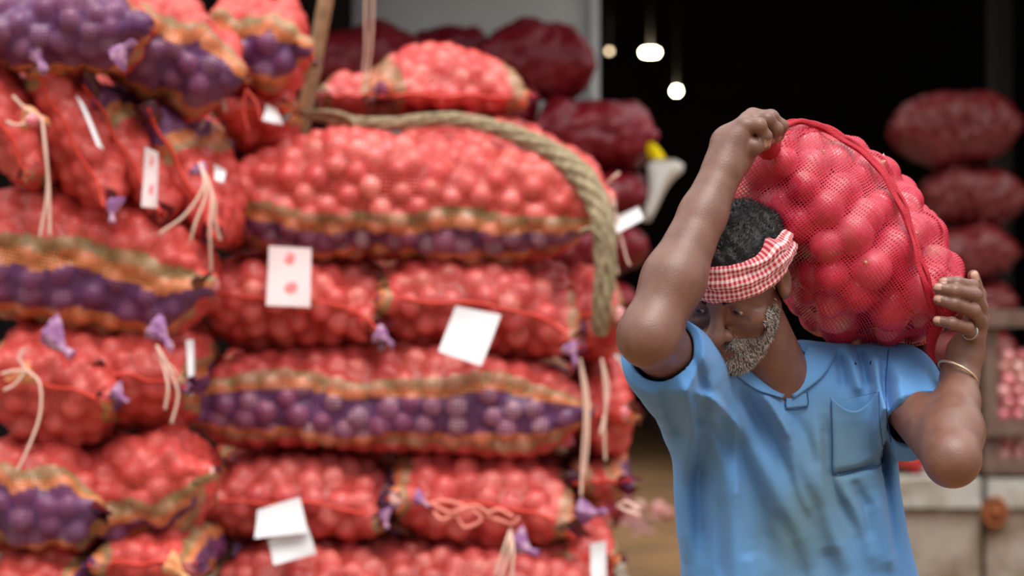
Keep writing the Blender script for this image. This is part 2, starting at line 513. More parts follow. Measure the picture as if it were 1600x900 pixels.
    hgt = hgt.reshape(n_u, n_v + 1)
    for _ in range(2):
        g = hgt.copy()
        g[1:-1] = np.maximum(hgt[1:-1], 0.5 * (hgt[:-2] + hgt[2:])); hgt = g.copy()
        g[:, 1:-1] = np.maximum(hgt[:, 1:-1], 0.5 * (hgt[:, :-2] + hgt[:, 2:])); hgt = g
    skin = base + nrm * (hgt + 0.0018)[..., None]
    # colour of the woven stripes: distance from the fold at either side of the tube
    wob = 0.012 * np.sin(S * 5 + ph[4]) + 0.006 * np.sin(S * 13 + ph[5])
    arcg = np.outer(np.ones(n_u), arc)
    def fold(d0):
        d = np.abs(((arcg - d0 + wob + girth / 2) % girth) - girth / 2); return d
    d = fold(girth / 2 + shift) if one == 'far' else (fold(-shift) if one == 'near' else np.minimum(fold(-shift), fold(girth / 2 + shift)))
    col = np.empty((n_u, n_v + 1, 3)); col[:] = pal['red']
    col *= RNG.uniform(0.9, 1.1)
    col[d < band[2]] = pal['ochre']; col[d < band[1]] = pal['orange']; col[d < band[0]] = pal['purple']
    col *= RNG.uniform(0.85, 1.15, (n_u, n_v + 1, 1))
    mask = keep.reshape(n_u, n_v + 1)
    Tu = unit(np.gradient(skin, axis=0)); Tv = unit(np.gradient(skin, axis=1))
    v1, f1, g1 = ribbons(skin, Tv, mask, thread, 0)
    v2, f2, g2 = ribbons(skin + nrm * 0.0006, Tu, mask, thread * 0.8, 1)
    cf = col.reshape(-1, 3)
    root = empty('onion_sack', ctr - np.array([0, 0, Hs / 2]), label, 'sack', group)
    mk('net', np.concatenate([v1, v2]), np.concatenate([f1, f2 + len(v1)]), M['net'], root, col=np.concatenate([cf[g1], cf[g2]]))
    # seam at the street-side end (or right end)
    endu = -1
    if kind == 'end':
        e = skin[endu]; half = n_v // 2
        line = ctr + (Ls / 2 + 0.004 + ears * np.abs(np.linspace(-1, 1, 40)) ** 8)[:, None] * ax[0] + np.linspace(-1, 1, 40)[:, None] * Ws / 2 * 0.95 * ax[1]
        line = line + (bend * Hs * 0.6 - droop * Hs * np.clip(np.linspace(-1, 1, 40), 0, 1) ** 2.5)[:, None] * ax[2] + 0.004 * np.sin(np.linspace(0, 17, 40) + ph[0])[:, None] * ax[2]
    else:
        line = ctr + (Ls / 2 + 0.006) * ax[0] + np.linspace(-1, 1, 24)[:, None] * Ws / 2 * 0.9 * ax[1] + (bend * Hs * 0.6) * ax[2]
    if pal is PAL_STACK:
        sv_, sf_ = tube(line, 0.0042, 6)
        mk('seam', sv_, sf_, M['seam'], root)
    # onions: inner mass stays one uncountable part, or single things
    cols = np.ones((len(C), 3))
    if otint is not None: cols = cols * np.array(otint)
    inn = base - nrm * (R * 1.45)
    iv = inn[::3, ::3]; nu2, nv2 = iv.shape[:2]
    gi = np.arange(nu2 * nv2).reshape(nu2, nv2)
    qf = np.stack([gi[:-1, :-1], gi[1:, :-1], gi[1:, 1:], gi[:-1, 1:]], -1).reshape(-1, 4)
    tf = np.concatenate([qf[:, [0, 1, 2]], qf[:, [0, 2, 3]]])
    icol = np.repeat(np.array([lin(84, 20, 28)]), nu2 * nv2, axis=0) * (1 if otint is None else np.array(otint))  # dark inner sheet: shade between the onions put into its colour
    vis = np.zeros(len(C), bool)
    if things: vis = (cn[chosen] * unit(np.array([0, 0, CAMZ]) - cand[chosen])).sum(1) > things
    ov, of, oc = onion_arrays(C[~vis], Rs[~vis], cols[~vis])
    st = mk('onions', np.concatenate([iv.reshape(-1, 3), ov]), np.concatenate([tf, of + nu2 * nv2]), M['onion'], root, col=np.concatenate([icol, oc]))
    st['kind'] = 'stuff'
    info = dict(root=root, ctr=ctr, ax=ax, L=Ls, W=Ws, H=Hs, C=C[vis], R=Rs[vis], line=line, base=base, skin=skin)
    SACKS[key] = info
    return info

def strings(key, anchor, ends, r=0.0032, m='string', name='tie_string', tails=7):
    """strings that hang from a tied corner: each one a curve from the anchor to its end, both photo points with depth"""
    root = SACKS[key]['root']
    a = W(*anchor)
    for e in ends:
        pts = [a] + [W(*q) for q in e]
        p = spline(pts, 8 * len(pts))
        v, f = tube(p, r, 6)
        mk(name, v, f, M[m], root)

def knot(key, at, r=0.018, m='net_purple', to=(14, 10), name='tied_corner'):
    """gathered, pleated corner of the net: wide where it leaves the sack, pinched by the tie, a small frill past it; to = its direction in photo pixels"""
    root = SACKS[key]['root']
    c = W(*at); r = 0.74 * r
    d = unit(np.array([to[0], -0.35 * math.hypot(*to), -to[1]], float))
    e1 = unit(np.cross(d, [0.1, 1.0, 0.1])); e2 = np.cross(d, e1)
    nu, nv = 14, 24
    u = np.linspace(0, 1, nu)[:, None]; th = np.linspace(0, 2 * np.pi, nv, endpoint=False)[None]
    ph0 = RNG.uniform(0, 6)
    rad = r * np.interp(u, [0, 0.25, 0.55, 0.66, 0.85, 1.0], [1.35, 1.1, 0.5, 0.28, 0.42, 0.30]) * (1 + 0.16 * np.sin(7 * th + 3 * u + ph0) + 0.12 * np.sin(3 * th + ph0))
    s = (u - 0.25) * 3.2 * r + 0.25 * r * np.sin(2 * th + ph0) * (u > 0.8)
    p = c + s[..., None] * d + (rad * np.cos(th))[..., None] * e1 + (rad * np.sin(th) * 0.7)[..., None] * e2 + (0.5 * r * np.sin(u * 3 + ph0))[..., None] * e1
    i, j = np.meshgrid(np.arange(nu - 1), np.arange(nv), indexing='ij'); j2 = (j + 1) % nv
    f = np.stack([i * nv + j, i * nv + j2, (i + 1) * nv + j2, (i + 1) * nv + j], -1).reshape(-1, 4)
    return mk(name, p.reshape(-1, 3), f, M[m], root)
M['net_purple'] = mat('purple_net', lin(150, 96, 150), rough=0.5, noise=(60, lin(200, 160, 180), 0.45, 0.65))
M['net_orange'] = mat('orange_net', lin(225, 140, 90), rough=0.5, noise=(60, lin(220, 170, 120), 0.45, 0.65))

def paper(key, quad, Y, m='paper', bendy=0.012, label='white paper tag', name='paper_tag', fold=None):
    """a paper tag sewn into the seam; quad = four photo corners (tl, tr, br, bl)"""
    root = SACKS[key]['root']
    q = [W(px, py, Y + (dy if True else 0)) for px, py, dy in quad]
    n = 9
    g = np.linspace(0, 1, n)
    uu, vv = np.meshgrid(g, g, indexing='ij')
    P = ((1 - uu) * (1 - vv))[..., None] * q[0] + (uu * (1 - vv))[..., None] * q[1] + (uu * vv)[..., None] * q[2] + ((1 - uu) * vv)[..., None] * q[3]
    P[..., 1] += bendy * (np.sin(uu * 3.1) * 0.6 + np.sin(vv * 4 + uu) * 0.5)
    gi = np.arange(n * n).reshape(n, n)
    f = np.stack([gi[:-1, :-1], gi[1:, :-1], gi[1:, 1:], gi[:-1, 1:]], -1).reshape(-1, 4)
    nn = n * n
    top = P.reshape(-1, 3); bot = top + np.array([0, 0.0012, 0])
    edge = np.concatenate([gi[0, :], gi[1:, -1], gi[-1, -2::-1], gi[-2:0:-1, 0]])
    e2 = np.roll(edge, -1)
    sides = np.stack([edge, e2, e2 + nn, edge + nn], -1)
    uv = np.stack([uu.ravel(), 1 - vv.ravel()], -1)
    o = mk(name, np.vstack([top, bot]), np.vstack([f, f[:, ::-1] + nn, sides]), M[m], root, uv=np.vstack([uv, uv]), smooth=False)
    o['label'] = label
    return o

YC = 6.0           # street face of the middle stack
YL = 5.65          # street face of the left pile
G_MID, G_LEFT, G_BACK, G_RIGHT = 'onion sacks in the middle stack', 'onion sacks in the left pile', 'dark sacks behind the stack', 'dim sacks at the back right'

# -- middle stack, from the top down
sack('mound', 'pink rounded onion sack lying topmost on the middle stack, behind the rope', 'end', 712, 150, 256, 122, YC + 0.46, length=0.7, yaw=8, up=0.68, fat=1.95, band=(0.03, 0.06, 0.11), group=G_MID, blunt=3.2, pitch=4)
sack('behind', 'pink onion sack behind the thick rope, its rounded right end hanging past the stack', 'side', 775, 272, 345, 188, YC + 0.40, roll=12, length=0.9, depth=0.40, shift=0.2, group=G_MID, blunt=3.0)
sack('small', 'small pink sack corner seen between the bamboo pole and the rounded top sack', 'end', 540, 150, 92, 78, YC + 0.52, length=0.5, group=G_MID, band=(0.02, 0.04, 0.07))
sack('top', 'wide onion sack with purple and ochre stripes, topmost full one under the rope', 'side', 636, 309, 598, 210, YC, roll=1.8, depth=0.42, shift=0.128, band=(0.034, 0.066, 0.092), bend=-0.03, group=G_MID, things=0.30, up=0.5, fat=2.9)
sack('e1', 'sewn sack end under the striped top sack with a pink-printed paper tag', 'end', 453, 470, 312, 172, YC + 0.02, band=(0.028, 0.05, 0.075), roll=2, bend=0.05, group=G_MID, things=0.42, R=0.0315, droop=0.30)
sack('e2', 'sewn sack end under the striped top sack, with a plain white square tag', 'end', 747, 480, 344, 184, YC + 0.02, band=(0.028, 0.06, 0.09), roll=4, bend=0.04, group=G_MID, things=0.42, R=0.0315, droop=0.30)
sack('mid', 'wide onion sack with a broad purple stripe between two rows of sack ends', 'side', 597, 632, 632, 176, YC, roll=1.0, depth=0.44, shift=0.03, band=(0.052, 0.075, 0.105), bend=-0.05, group=G_MID, fat=2.8)
sack('e3', 'sewn sack end with a crooked two-piece white tag, in the lower row', 'end', 452, 790, 326, 166, YC + 0.02, band=(0.028, 0.05, 0.075), roll=1, bend=0.04, group=G_MID, R=0.0315, droop=0.18)
sack('e4', 'sack end closed with a looped pink chain-stitch cord, in the lower row', 'end', 752, 788, 312, 168, YC + 0.02, band=(0.05, 0.08, 0.11), roll=4, group=G_MID, R=0.0315, droop=0.22)
sack('low', 'lowest onion sack of the middle stack, cut off by the photo\'s lower edge', 'side', 640, 936, 640, 164, YC - 0.02, depth=0.46, shift=0.1, group=G_MID)
# ends that show at the right flank of the stack
sack('f1', 'sack end on the right flank of the stack, level with the plain square tag', 'end', 925, 494, 116, 150, YC + 0.12, length=0.9, group=G_MID, band=(0.05, 0.08, 0.11))
sack('f2', 'sack end on the right flank of the stack, level with the broad purple stripe', 'end', 945, 648, 92, 150, YC + 0.16, length=0.9, group=G_MID, band=(0.0, 0.02, 0.03))
sack('f3', 'purple-cornered sack on the right flank of the stack, level with the chain-stitched sack', 'end', 940, 752, 92, 84, YC + 0.16, length=0.9, group=G_MID, band=(0.04, 0.07, 0.1))
sack('f4', 'lowest sack on the right flank of the stack, with a white tag at its edge', 'end', 920, 870, 84, 140, YC + 0.10, length=0.8, group=G_MID, band=(0.0, 0.03, 0.05))
# -- left pile
sack('l1', 'dark purple onion sack across the top left corner of the photo', 'side', 68, 34, 300, 140, YL - 0.15, roll=2, depth=0.42, shift=0.02, band=(0.12, 0.15, 0.17), thread=0.0046, group=G_LEFT)
sack('l2', 'slumped sack with a diagonal ochre stripe and purple belly atop the left pile', 'side', 252, 74, 205, 170, YL + 0.02, roll=24, yaw=12, depth=0.40, shift=0.06, band=(0.075, 0.11, 0.13), thread=0.0046, group=G_LEFT)
sack('l3', 'pink sack with ochre and purple stripes beside the bamboo pole, top of the left pile', 'side', 393, 62, 150, 168, YL + 0.32, roll=8, depth=0.40, shift=0.04, band=(0.05, 0.08, 0.11), thread=0.0046, group=G_LEFT)
sack('l3b', 'red sack end hung with pale strings, below the striped sack beside the pole', 'end', 396, 172, 112, 112, YL + 0.42, length=0.5, band=(0.0, 0.02, 0.03), thread=0.0046, group=G_LEFT)
sack('l3c', 'purple-striped sack in the gap between the left pile and the wide top sack', 'side', 352, 225, 110, 84, YL + 0.66, depth=0.36, shift=0.03, thread=0.0046, group=G_LEFT)
sack('l4', 'red sack end with a knotted tie at the left edge, just below the purple sack', 'end', 2, 190, 205, 96, YL - 0.10, roll=62, length=0.7, band=(0.0, 0.0, 0.01), thread=0.0046, group=G_LEFT)
sack('l5', 'red sack end leaning on its side with a narrow white tag along its flank', 'end', 108, 208, 276, 122, YL - 0.05, roll=62, length=0.75, band=(0.05, 0.07, 0.10), one='far', thread=0.0046, group=G_LEFT)
sack('l6', 'leaning sack end with a purple top corner and an upright white tag', 'end', 194, 234, 244, 104, YL + 0.02, roll=60, length=0.75, band=(0.11, 0.14, 0.165), one='far', thread=0.0046, group=G_LEFT)
sack('l7', 'leaning sack end with a purple top corner and a fan of pale strings', 'end', 286, 272, 238, 108, YL + 0.08, roll=62, length=0.75, band=(0.12, 0.155, 0.175), one='far', thread=0.0046, group=G_LEFT)
sack('l8', 'big pink sack with a sagging ochre and purple underside, at the left edge', 'side', 118, 408, 390, 228, YL, roll=10, depth=0.46, shift=0.085, band=(0.055, 0.10, 0.135), thread=0.0046, group=G_LEFT, fat=2.6)
sack('l9', 'sack end tied with a ragged knot and one long string, at the left edge', 'end', 72, 600, 222, 200, YL - 0.03, roll=14, length=0.75, band=(0.03, 0.05, 0.07), thread=0.0046, group=G_LEFT)
sack('l10', 'rounded sack end with pale strings down its right side, beside the knotted one', 'end', 218, 590, 158, 176, YL + 0.03, roll=10, length=0.75, band=(0.025, 0.05, 0.07), thread=0.0046, group=G_LEFT)
sack('l11', 'sack with a wide dark purple underside in the lower left corner', 'side', 38, 784, 224, 190, YL - 0.04, roll=6, depth=0.46, shift=0.04, band=(0.075, 0.10, 0.13), thread=0.0046, group=G_LEFT)
sack('l12', 'pink sack with an ochre lower edge, left of the crooked-tag sack', 'side', 208, 768, 204, 176, YL + 0.02, roll=-14, depth=0.46, shift=0.11, band=(0.02, 0.045, 0.085), thread=0.0046, group=G_LEFT)
sack('l13', 'lowest red sack end in view in the left pile, with a tied purple corner', 'end', 226, 880, 176, 124, YL + 0.02, length=0.75, band=(0.03, 0.06, 0.09), thread=0.0046, group=G_LEFT)
sack('l14', 'purple and red sack end cut off by the lower left corner', 'end', 48, 918, 172, 128, YL + 0.0, length=0.75, band=(0.05, 0.07, 0.09), thread=0.0046, group=G_LEFT)
# -- second row, seen only through the gaps of the middle stack
for k, (cy, txt) in enumerate(((860, 'lowest gaps'), (722, 'gap beside the chain-stitched sack'), (585, 'gaps under the square tag'), (448, 'gap between the two tagged sack ends'))):
    sack('s%d' % k, 'second-row sack glimpsed through the %s of the middle stack' % txt, 'side', 610, cy, 560, 142, 7.0, depth=0.45, group='second-row sacks', step=0.018, thread=0.009, R=0.03, ears=0.0)
# -- dark sacks behind the stack, in the shade of the added roof
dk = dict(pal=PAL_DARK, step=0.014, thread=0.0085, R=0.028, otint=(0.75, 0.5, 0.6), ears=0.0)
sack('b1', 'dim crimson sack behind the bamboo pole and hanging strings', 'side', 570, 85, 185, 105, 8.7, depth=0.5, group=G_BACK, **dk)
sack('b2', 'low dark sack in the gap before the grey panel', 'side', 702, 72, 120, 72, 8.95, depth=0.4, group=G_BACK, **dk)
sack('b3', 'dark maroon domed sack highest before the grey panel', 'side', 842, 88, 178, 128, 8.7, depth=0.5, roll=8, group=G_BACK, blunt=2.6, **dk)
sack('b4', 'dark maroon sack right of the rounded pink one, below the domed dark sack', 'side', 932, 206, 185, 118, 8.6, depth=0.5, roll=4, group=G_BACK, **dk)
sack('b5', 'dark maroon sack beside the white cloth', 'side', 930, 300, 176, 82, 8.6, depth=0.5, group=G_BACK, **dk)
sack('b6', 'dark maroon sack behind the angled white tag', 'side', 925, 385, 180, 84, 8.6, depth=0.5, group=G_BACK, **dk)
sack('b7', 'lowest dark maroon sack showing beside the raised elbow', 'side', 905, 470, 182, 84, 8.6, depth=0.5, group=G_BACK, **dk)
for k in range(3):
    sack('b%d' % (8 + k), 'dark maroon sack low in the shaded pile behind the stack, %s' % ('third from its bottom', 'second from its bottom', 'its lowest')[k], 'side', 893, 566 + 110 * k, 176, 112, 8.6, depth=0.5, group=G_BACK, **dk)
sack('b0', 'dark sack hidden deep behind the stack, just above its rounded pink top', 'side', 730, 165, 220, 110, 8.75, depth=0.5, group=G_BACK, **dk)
# -- stack at the back right
RY = 13.6
ys = [(1503, 196, 195, 118), (1530, 304, 160, 94), (1526, 394, 138, 86), (1528, 474, 130, 76), (1528, 548, 128, 72), (1526, 618, 128, 70), (1524, 700, 130, 88)]
lb = ['broad dim red sack topmost in the stack at the back right', 'second dim red sack from the top of the back right stack',
      'dim red sack in the back right stack just above the gripping hand', 'dim red sack in the back right stack behind the gripping hand',
      'dim back-right sack behind the wrist with the bangle', 'dim red sack in the back right stack behind the forearm', 'lowest dim red sack in the back right stack, behind the elbow']
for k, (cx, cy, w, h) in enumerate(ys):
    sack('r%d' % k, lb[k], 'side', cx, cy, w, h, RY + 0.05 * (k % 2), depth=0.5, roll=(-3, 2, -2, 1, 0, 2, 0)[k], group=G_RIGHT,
         pal=dict(red=lin(126, 24, 26), purple=lin(122, 22, 26), orange=lin(126, 30, 26), ochre=lin(126, 30, 26)), otint=(0.6, 0.45, 0.5), step=0.016, thread=0.008, R=0.034, ears=0.0, blunt=2.8)  # dimness of the back put into darkened net and onion colours
sack('r8', 'small bright red sack low behind the left elbow', 'side', 1412, 712, 90, 62, 11.2, depth=0.4, group=G_RIGHT, step=0.016, thread=0.009, R=0.034, ears=0.0, blunt=2.6,
     pal=dict(red=lin(226, 50, 52), purple=lin(226, 50, 52), orange=lin(226, 50, 52), ochre=lin(226, 50, 52)))

# single onions that show largest
for key, lbl, grp in (('top', 'red onion bulging under the net of the wide striped top sack', 'onions in the wide striped top sack'),
                      ('e1', 'red onion in the sewn sack end with the pink-printed tag', 'onions in the sack end with the printed tag'),
                      ('e2', 'red onion in the sewn sack end with the plain square tag', 'onions in the sack end with the square tag')):
    onion_things(SACKS[key]['C'], SACKS[key]['R'], lbl, grp)
    print('ONIONS', key, len(SACKS[key]['C']))

# -- tags, ties and strings of the sacks
paper('e1', [(420, 384, -.02), (486, 388, -.02), (485, 480, -.07), (416, 477, -.07)], YC - 0.01, 'paper_print', label='white paper tag with two faint red prints')
paper('e2', [(712, 478, -.05), (783, 492, -.05), (752, 572, -.08), (685, 549, -.08)], YC - 0.02)
paper('e3', [(402, 797, -.05), (468, 777, -.05), (482, 832, -.08), (398, 841, -.08)], YC - 0.02, label='upper white paper tag')
paper('e3', [(418, 843, -.06), (480, 822, -.07), (495, 865, -.07), (428, 883, -.07)], YC - 0.02, label='lower white paper tag')
paper('l5', [(118, 148, -.03), (132, 165, -.03), (164, 236, -.05), (152, 228, -.05)], YL - 0.08)
paper('l6', [(226, 229, -.04), (247, 238, -.04), (246, 325, -.05), (221, 323, -.05)], YL - 0.05, 'paper_print', label='white paper tag with a faint red print')
paper('l7', [(334, 256, .0), (353, 266, .0), (350, 287, .0), (336, 281, .0)], YL - 0.0)
paper('f1', [(946, 346, -.05), (998, 322, -.02), (1006, 343, -.02), (952, 371, -.05)], YC + 0.05)
paper('f2', [(958, 553, -.05), (975, 556, -.05), (1000, 592, -.02), (990, 598, -.02)], YC + 0.12)
paper('f4', [(922, 850, -.05), (947, 846, -.05), (948, 912, -.05), (924, 912, -.05)], YC + 0.05)
paper('l3b', [(416, 162, -.05), (432, 170, -.05), (444, 196, -.05), (410, 188, -.05)], YL + 0.40, label='folded white paper tag')
paper('l10', [(290, 532, .0), (302, 530, .0), (305, 585, .0), (294, 590, .0)], YL + 0.0, label='edge of a white paper tag')
knot('e1', (594, 528, YC - 0.03), 0.022, to=(14,6))
knot('e3', (600, 806, YC - 0.03), 0.018, to=(8,14))
knot('e4', (655, 782, YC - 0.04), 0.018, to=(14,4))
knot('e4', (815, 846, YC - 0.04), 0.030, to=(30,16))
knot('e2', (888, 548, YC - 0.03), 0.022, to=(10,16))
knot('f3', (915, 795, YC + 0.08), 0.032, to=(20,4))
knot('l1', (190, 88, YL - 0.22), 0.026, to=(12,-10))
knot('l5', (48, 82, YL - 0.10), 0.034, to=(14,12))
knot('l5', (176, 322, YL - 0.09), 0.022, to=(4,16))
knot('l9', (85, 528, YL - 0.08), 0.036, to=(18,10))
knot('l9', (38, 580, YL - 0.10), 0.026, m='net_orange', to=(-14,6))
knot('l9', (185, 612, YL - 0.06), 0.020, to=(14,10))
knot('l10', (244, 522, YL - 0.04), 0.030, to=(12,8))
knot('l7', (310, 268, YL - 0.02), 0.020, to=(8,10))
knot('l4', (48, 188, YL - 0.16), 0.026, m='net_orange', to=(14,2))
knot('l13', (270, 890, YL - 0.03), 0.028, m='net_orange', to=(14,6))
y = YL - 0.05
strings('l7', (312, 255, y), [[(318, 290, y - .03), (290, 335, y - .04), (248, 366, y - .03)], [(322, 300, y - .03), (305, 350, y - .04), (298, 376, y - .03)],
                              [(330, 300, y - .03), (328, 360, y - .04), (330, 425, y)], [(334, 310, y - .02), (336, 345, y - .02), (344, 376, y)]], 0.0038)
y = YL - 0.18
strings('l4', (66, 185, y), [[(72, 240, y - .02), (74, 300, y - .02), (62, 372, y - .02)], [(70, 230, y - .02), (76, 290, y - .02), (78, 370, y - .02)], [(40, 170, y), (20, 150, y)], [(30, 195, y), (10, 190, y + .02)]], 0.0036)
y = YL - 0.12
strings('l9', (42, 578, y), [[(62, 600, y - .02), (62, 650, y - .03), (42, 705, y - .04), (26, 738, y - .04)], [(30, 560, y), (38, 545, y)], [(20, 580, y), (2, 584, y)], [(24, 600, y), (6, 610, y)]], 0.0034)
y = YL - 0.05
strings('l10', (245, 540, y), [[(262, 575, y - .02), (278, 615, y - .02), (268, 662, y - .02)], [(256, 560, y - .02), (276, 585, y - .01)], [(262, 600, y - .03), (258, 640, y - .03)]], 0.0034)
y = YL + 0.33
strings('l3b', (325, 165, y), [[(318, 185, y), (312, 205, y)], [(332, 190, y), (334, 205, y)], [(345, 150, y), (352, 175, y)]], 0.0036, 'string')
strings('l3b', (385, 140, y), [[(380, 170, y), (388, 205, y)], [(400, 160, y), (408, 190, y)]], 0.003, 'string_red')
y = YC - 0.06
strings('e4', (798, 826, y), [[(796, 860, y - .02), (782, 905, y - .02)], [(802, 865, y - .02), (798, 915, y - .02)], [(790, 850, y - .02), (774, 900, y - .02)]], 0.004, 'string')
strings('e4', (672, 786, y), [[(700, 783, y - .01), (735, 795, y - .02), (752, 812, y - .02), (726, 824, y - .02), (712, 806, y - .02), (690, 812, y - .02), (678, 800, y - .01)],
                              [(700, 800, y - .02), (716, 798, y - .03), (742, 790, y - .02), (762, 800, y - .02), (780, 796, y - .02), (802, 808, y - .02)]], 0.0046, 'cord_pink', 'chain_stitch_cord')
strings('e4', (760, 806, y), [[(778, 812, y - .02), (800, 818, y - .01), (812, 808, y - .01)]], 0.0046, 'cord_pink', 'chain_stitch_cord')
y = YC + 0.02
strings('f1', (906, 560, y), [[(914, 640, y - .02), (910, 720, y - .02), (908, 775, y - .02)], [(918, 620, y - .02), (918, 690, y - .03), (912, 745, y - .02)]], 0.0042)
strings('f1', (940, 560, y), [[(946, 620, y - .01), (944, 680, y - .01), (946, 720, y)], [(950, 610, y), (938, 680, y - .02)]], 0.0038)
strings('f1', (955, 300, y), [[(962, 330, y), (955, 350, y)], [(966, 350, y), (978, 400, y), (984, 415, y)], [(958, 380, y), (966, 430, y)]], 0.003)
strings('behind', (948, 288, YC + 0.35), [[(958, 278, YC + 0.33), (968, 270, YC + 0.33)]], 0.004)
strings('f3', (965, 790, YC + .1), [[(980, 785, YC + .08), (998, 796, YC + .08)], [(978, 798, YC + .08), (1000, 806, YC + .08)]], 0.005)

onion_things(np.array([W(50, 188, YL - 0.24)]), np.array([0.017]), 'small onion caught in the knotted tie at the left edge', 'onion in the tie')
# ------------------------------------------------------------------ rope, pole, strings in the background
def rope():
    path = spline([W(470, 176, 6.30), W(500, 182, 6.26), W(545, 190, 6.22), W(610, 193, 6.19), (W(700, 186, 6.16)), W(775, 200, 6.12), W(845, 228, 6.08), W(900, 266, 6.02),
                   W(930, 310, 5.97), W(943, 355, 5.93), W(946, 420, 5.93), W(940, 480, 5.94), W(938, 520, 5.98)], 260)
    root = empty('rope', path[0], 'thick brown jute rope laid over the stack and down its right side', 'rope')
    t = unit(np.gradient(path, axis=0)); s = unit(np.cross(t, np.array([0, -1.0, 0.15]))); w = np.cross(s, t)
    thick = np.interp(np.linspace(0, 1, 260), [0, 0.1, 0.4, 0.6, 0.8, 1], [0.5, 0.75, 1.0, 1.65, 1.45, 1.0])
    ang = np.linspace(0, 7.5 * np.pi, 260)
    for k in range(5):
        a = ang + k * 2 * np.pi / 5 
        rr = 0.0115 * thick
        p = path + (rr * np.cos(a))[:, None] * s + (rr * 0.8 * np.sin(a))[:, None] * w
        v, f = tube(p, 0.0095 * thick, 8)
        mk('strand', v, f, M['rope'], root)
    # loose loop at the end of the top sack
    lp = spline([W(905, 362, 5.92), W(925, 358, 5.9), W(945, 385, 5.9), W(938, 430, 5.9), W(930, 470, 5.92)], 40)
    v, f = tube(lp, 0.005, 6); mk('loose_strand', v, f, M['rope'], root)
    fr = spline([W(470, 176, 6.30), W(520, 176, 6.22), W(548, 186, 6.2), W(556, 198, 6.2)], 24)
    v, f = tube(fr, 0.008, 6); mk('frayed_end', v, f, M['rope'], root)
rope()

def pole():
    p0 = W(474, 192, 6.5); p1 = W(509, 0, 6.42)
    d = (p1 - p0)
    path = np.array([p0 - d * (p0[2] - PLAT_Z) / d[2] + (0, 0, 0.0)] + [p0 + d * t for t in np.linspace(-1, 2.2, 32)])
    # below the crop the pole runs down between the sacks to the platform
    root = empty('bamboo_pole', path[0], 'weathered bamboo pole standing up behind the middle stack', 'pole')
    seg = np.linspace(0, 1, 120)
    pp = path[0] + (path[-1] - path[0]) * seg[:, None]
    r = 0.0205 + 0.0022 * np.exp(-((seg * 9) % 1 - 0.5) ** 2 / 0.002)
    v, f = tube(pp, r, 14); mk('culm', v, f, M['bamboo'], root)
pole()

hs_root = empty('hanging_string', W(576, 0, 6.8), 'pair of pale twisted strings hanging beside the bamboo pole', 'string')
for dx, ph_ in ((-4, 0), (5, 1.5)):
    pts = [W(580 + dx, -150, 6.8), W(578 + dx, -60, 6.8), W(576 + dx * 1.3, 20, 6.8), W(574 + dx * 0.6 + 3 * math.sin(ph_), 70, 6.8), W(571 + dx * 0.8, 118, 6.8), W(569 + dx, 150, 6.72)]
    v, f = tube(spline(pts, 50), 0.0042, 6); mk('strand', v, f, mat('pale_string', lin(196, 158, 140), rough=0.8), hs_root)

# ------------------------------------------------------------------ lamps deep inside
def lamp(px, py, Y, half, r, m, label):
    c = W(px, py, Y)
    root = empty('ceiling_lamp', c, label, 'lamp')
    n = 12; u = np.linspace(-1, 1, n)
    p = c + np.stack([u * half, 0 * u, 0 * u], 1)
    v, f = tube(p, r * np.sqrt(np.clip(1.05 - u ** 4, 0.05, 1)), 12); mk('bulb', v, f, M[m], root)
    v, f = tube(np.array([[c[0], Y, c[2] + r * 0.9], [c[0], Y, 4.6]]), 0.012, 6); mk('cord', v, f, M['cable'], root)
lamp(1016, 82, 22.0, 0.075, 0.03, 'lamp', 'bright elongated lamp hanging in the dark hall')
lamp(1057, 142, 23.0, 0.03, 0.03, 'lamp', 'small round lamp below and beside the brighter one in the dark hall')
lamp(932, 80, 22.0, 0.02, 0.02, 'lamp_dim', 'faint lamp next to the grey post, nearer the post of two')
lamp(952, 80, 22.0, 0.02, 0.02, 'lamp_dim', 'faint lamp next to the grey post, farther from the post of two')

# ------------------------------------------------------------------ white and yellow cloth, small heap, rack of onions
def cloth(name, outline, Y, thick, m, label, cat, seed):
    """bulging draped cloth built from a row outline (left px, right px, py)"""
    rows = []
    nv = 18
    for k, (l, r, py) in enumerate(outline):
        c = (l + r) / 2; h = (r - l) / 2
        for j in range(nv):
            t = 2 * math.pi * j / nv
            ripple = 1 + 0.10 * math.sin(5 * t + k * 0.7 + seed)
            rows.append(W(c + h * math.cos(t) * ripple, py, Y) + np.array([0, thick * math.sin(t) * ripple, 0]))
    v = np.array(rows); n = len(outline)
    i, j = np.meshgrid(np.arange(n - 1), np.arange(nv), indexing='ij'); j2 = (j + 1) % nv
    f = [tuple(q) for q in np.stack([i * nv + j, i * nv + j2, (i + 1) * nv + j2, (i + 1) * nv + j], -1).reshape(-1, 4)]
    f += [tuple(range(nv)), tuple(range((n - 1) * nv, n * nv))]
    o = mk(name, v, f, m, origin=v.mean(0)); return tag(o, label, cat)
cloth('white_cloth', [(1018, 1058, 250), (1010, 1066, 258), (1011, 1064, 268), (1013, 1052, 280), (1014, 1040, 296), (1012, 1032, 312), (1006, 1024, 330), (1003, 1016, 346)], 8.62, 0.06, M['white_cloth'],
      'crumpled white cloth hanging at the dark sacks beside the raised forearm', 'cloth', 0.3)
cloth('yellow_cloth', [(1012, 1018, 222), (1009, 1026, 228), (1010, 1034, 238), (1014, 1040, 248), (1018, 1036, 252)], 8.62, 0.04, M['yellow'], 'small bright yellow cloth above the white one', 'cloth', 1.1)

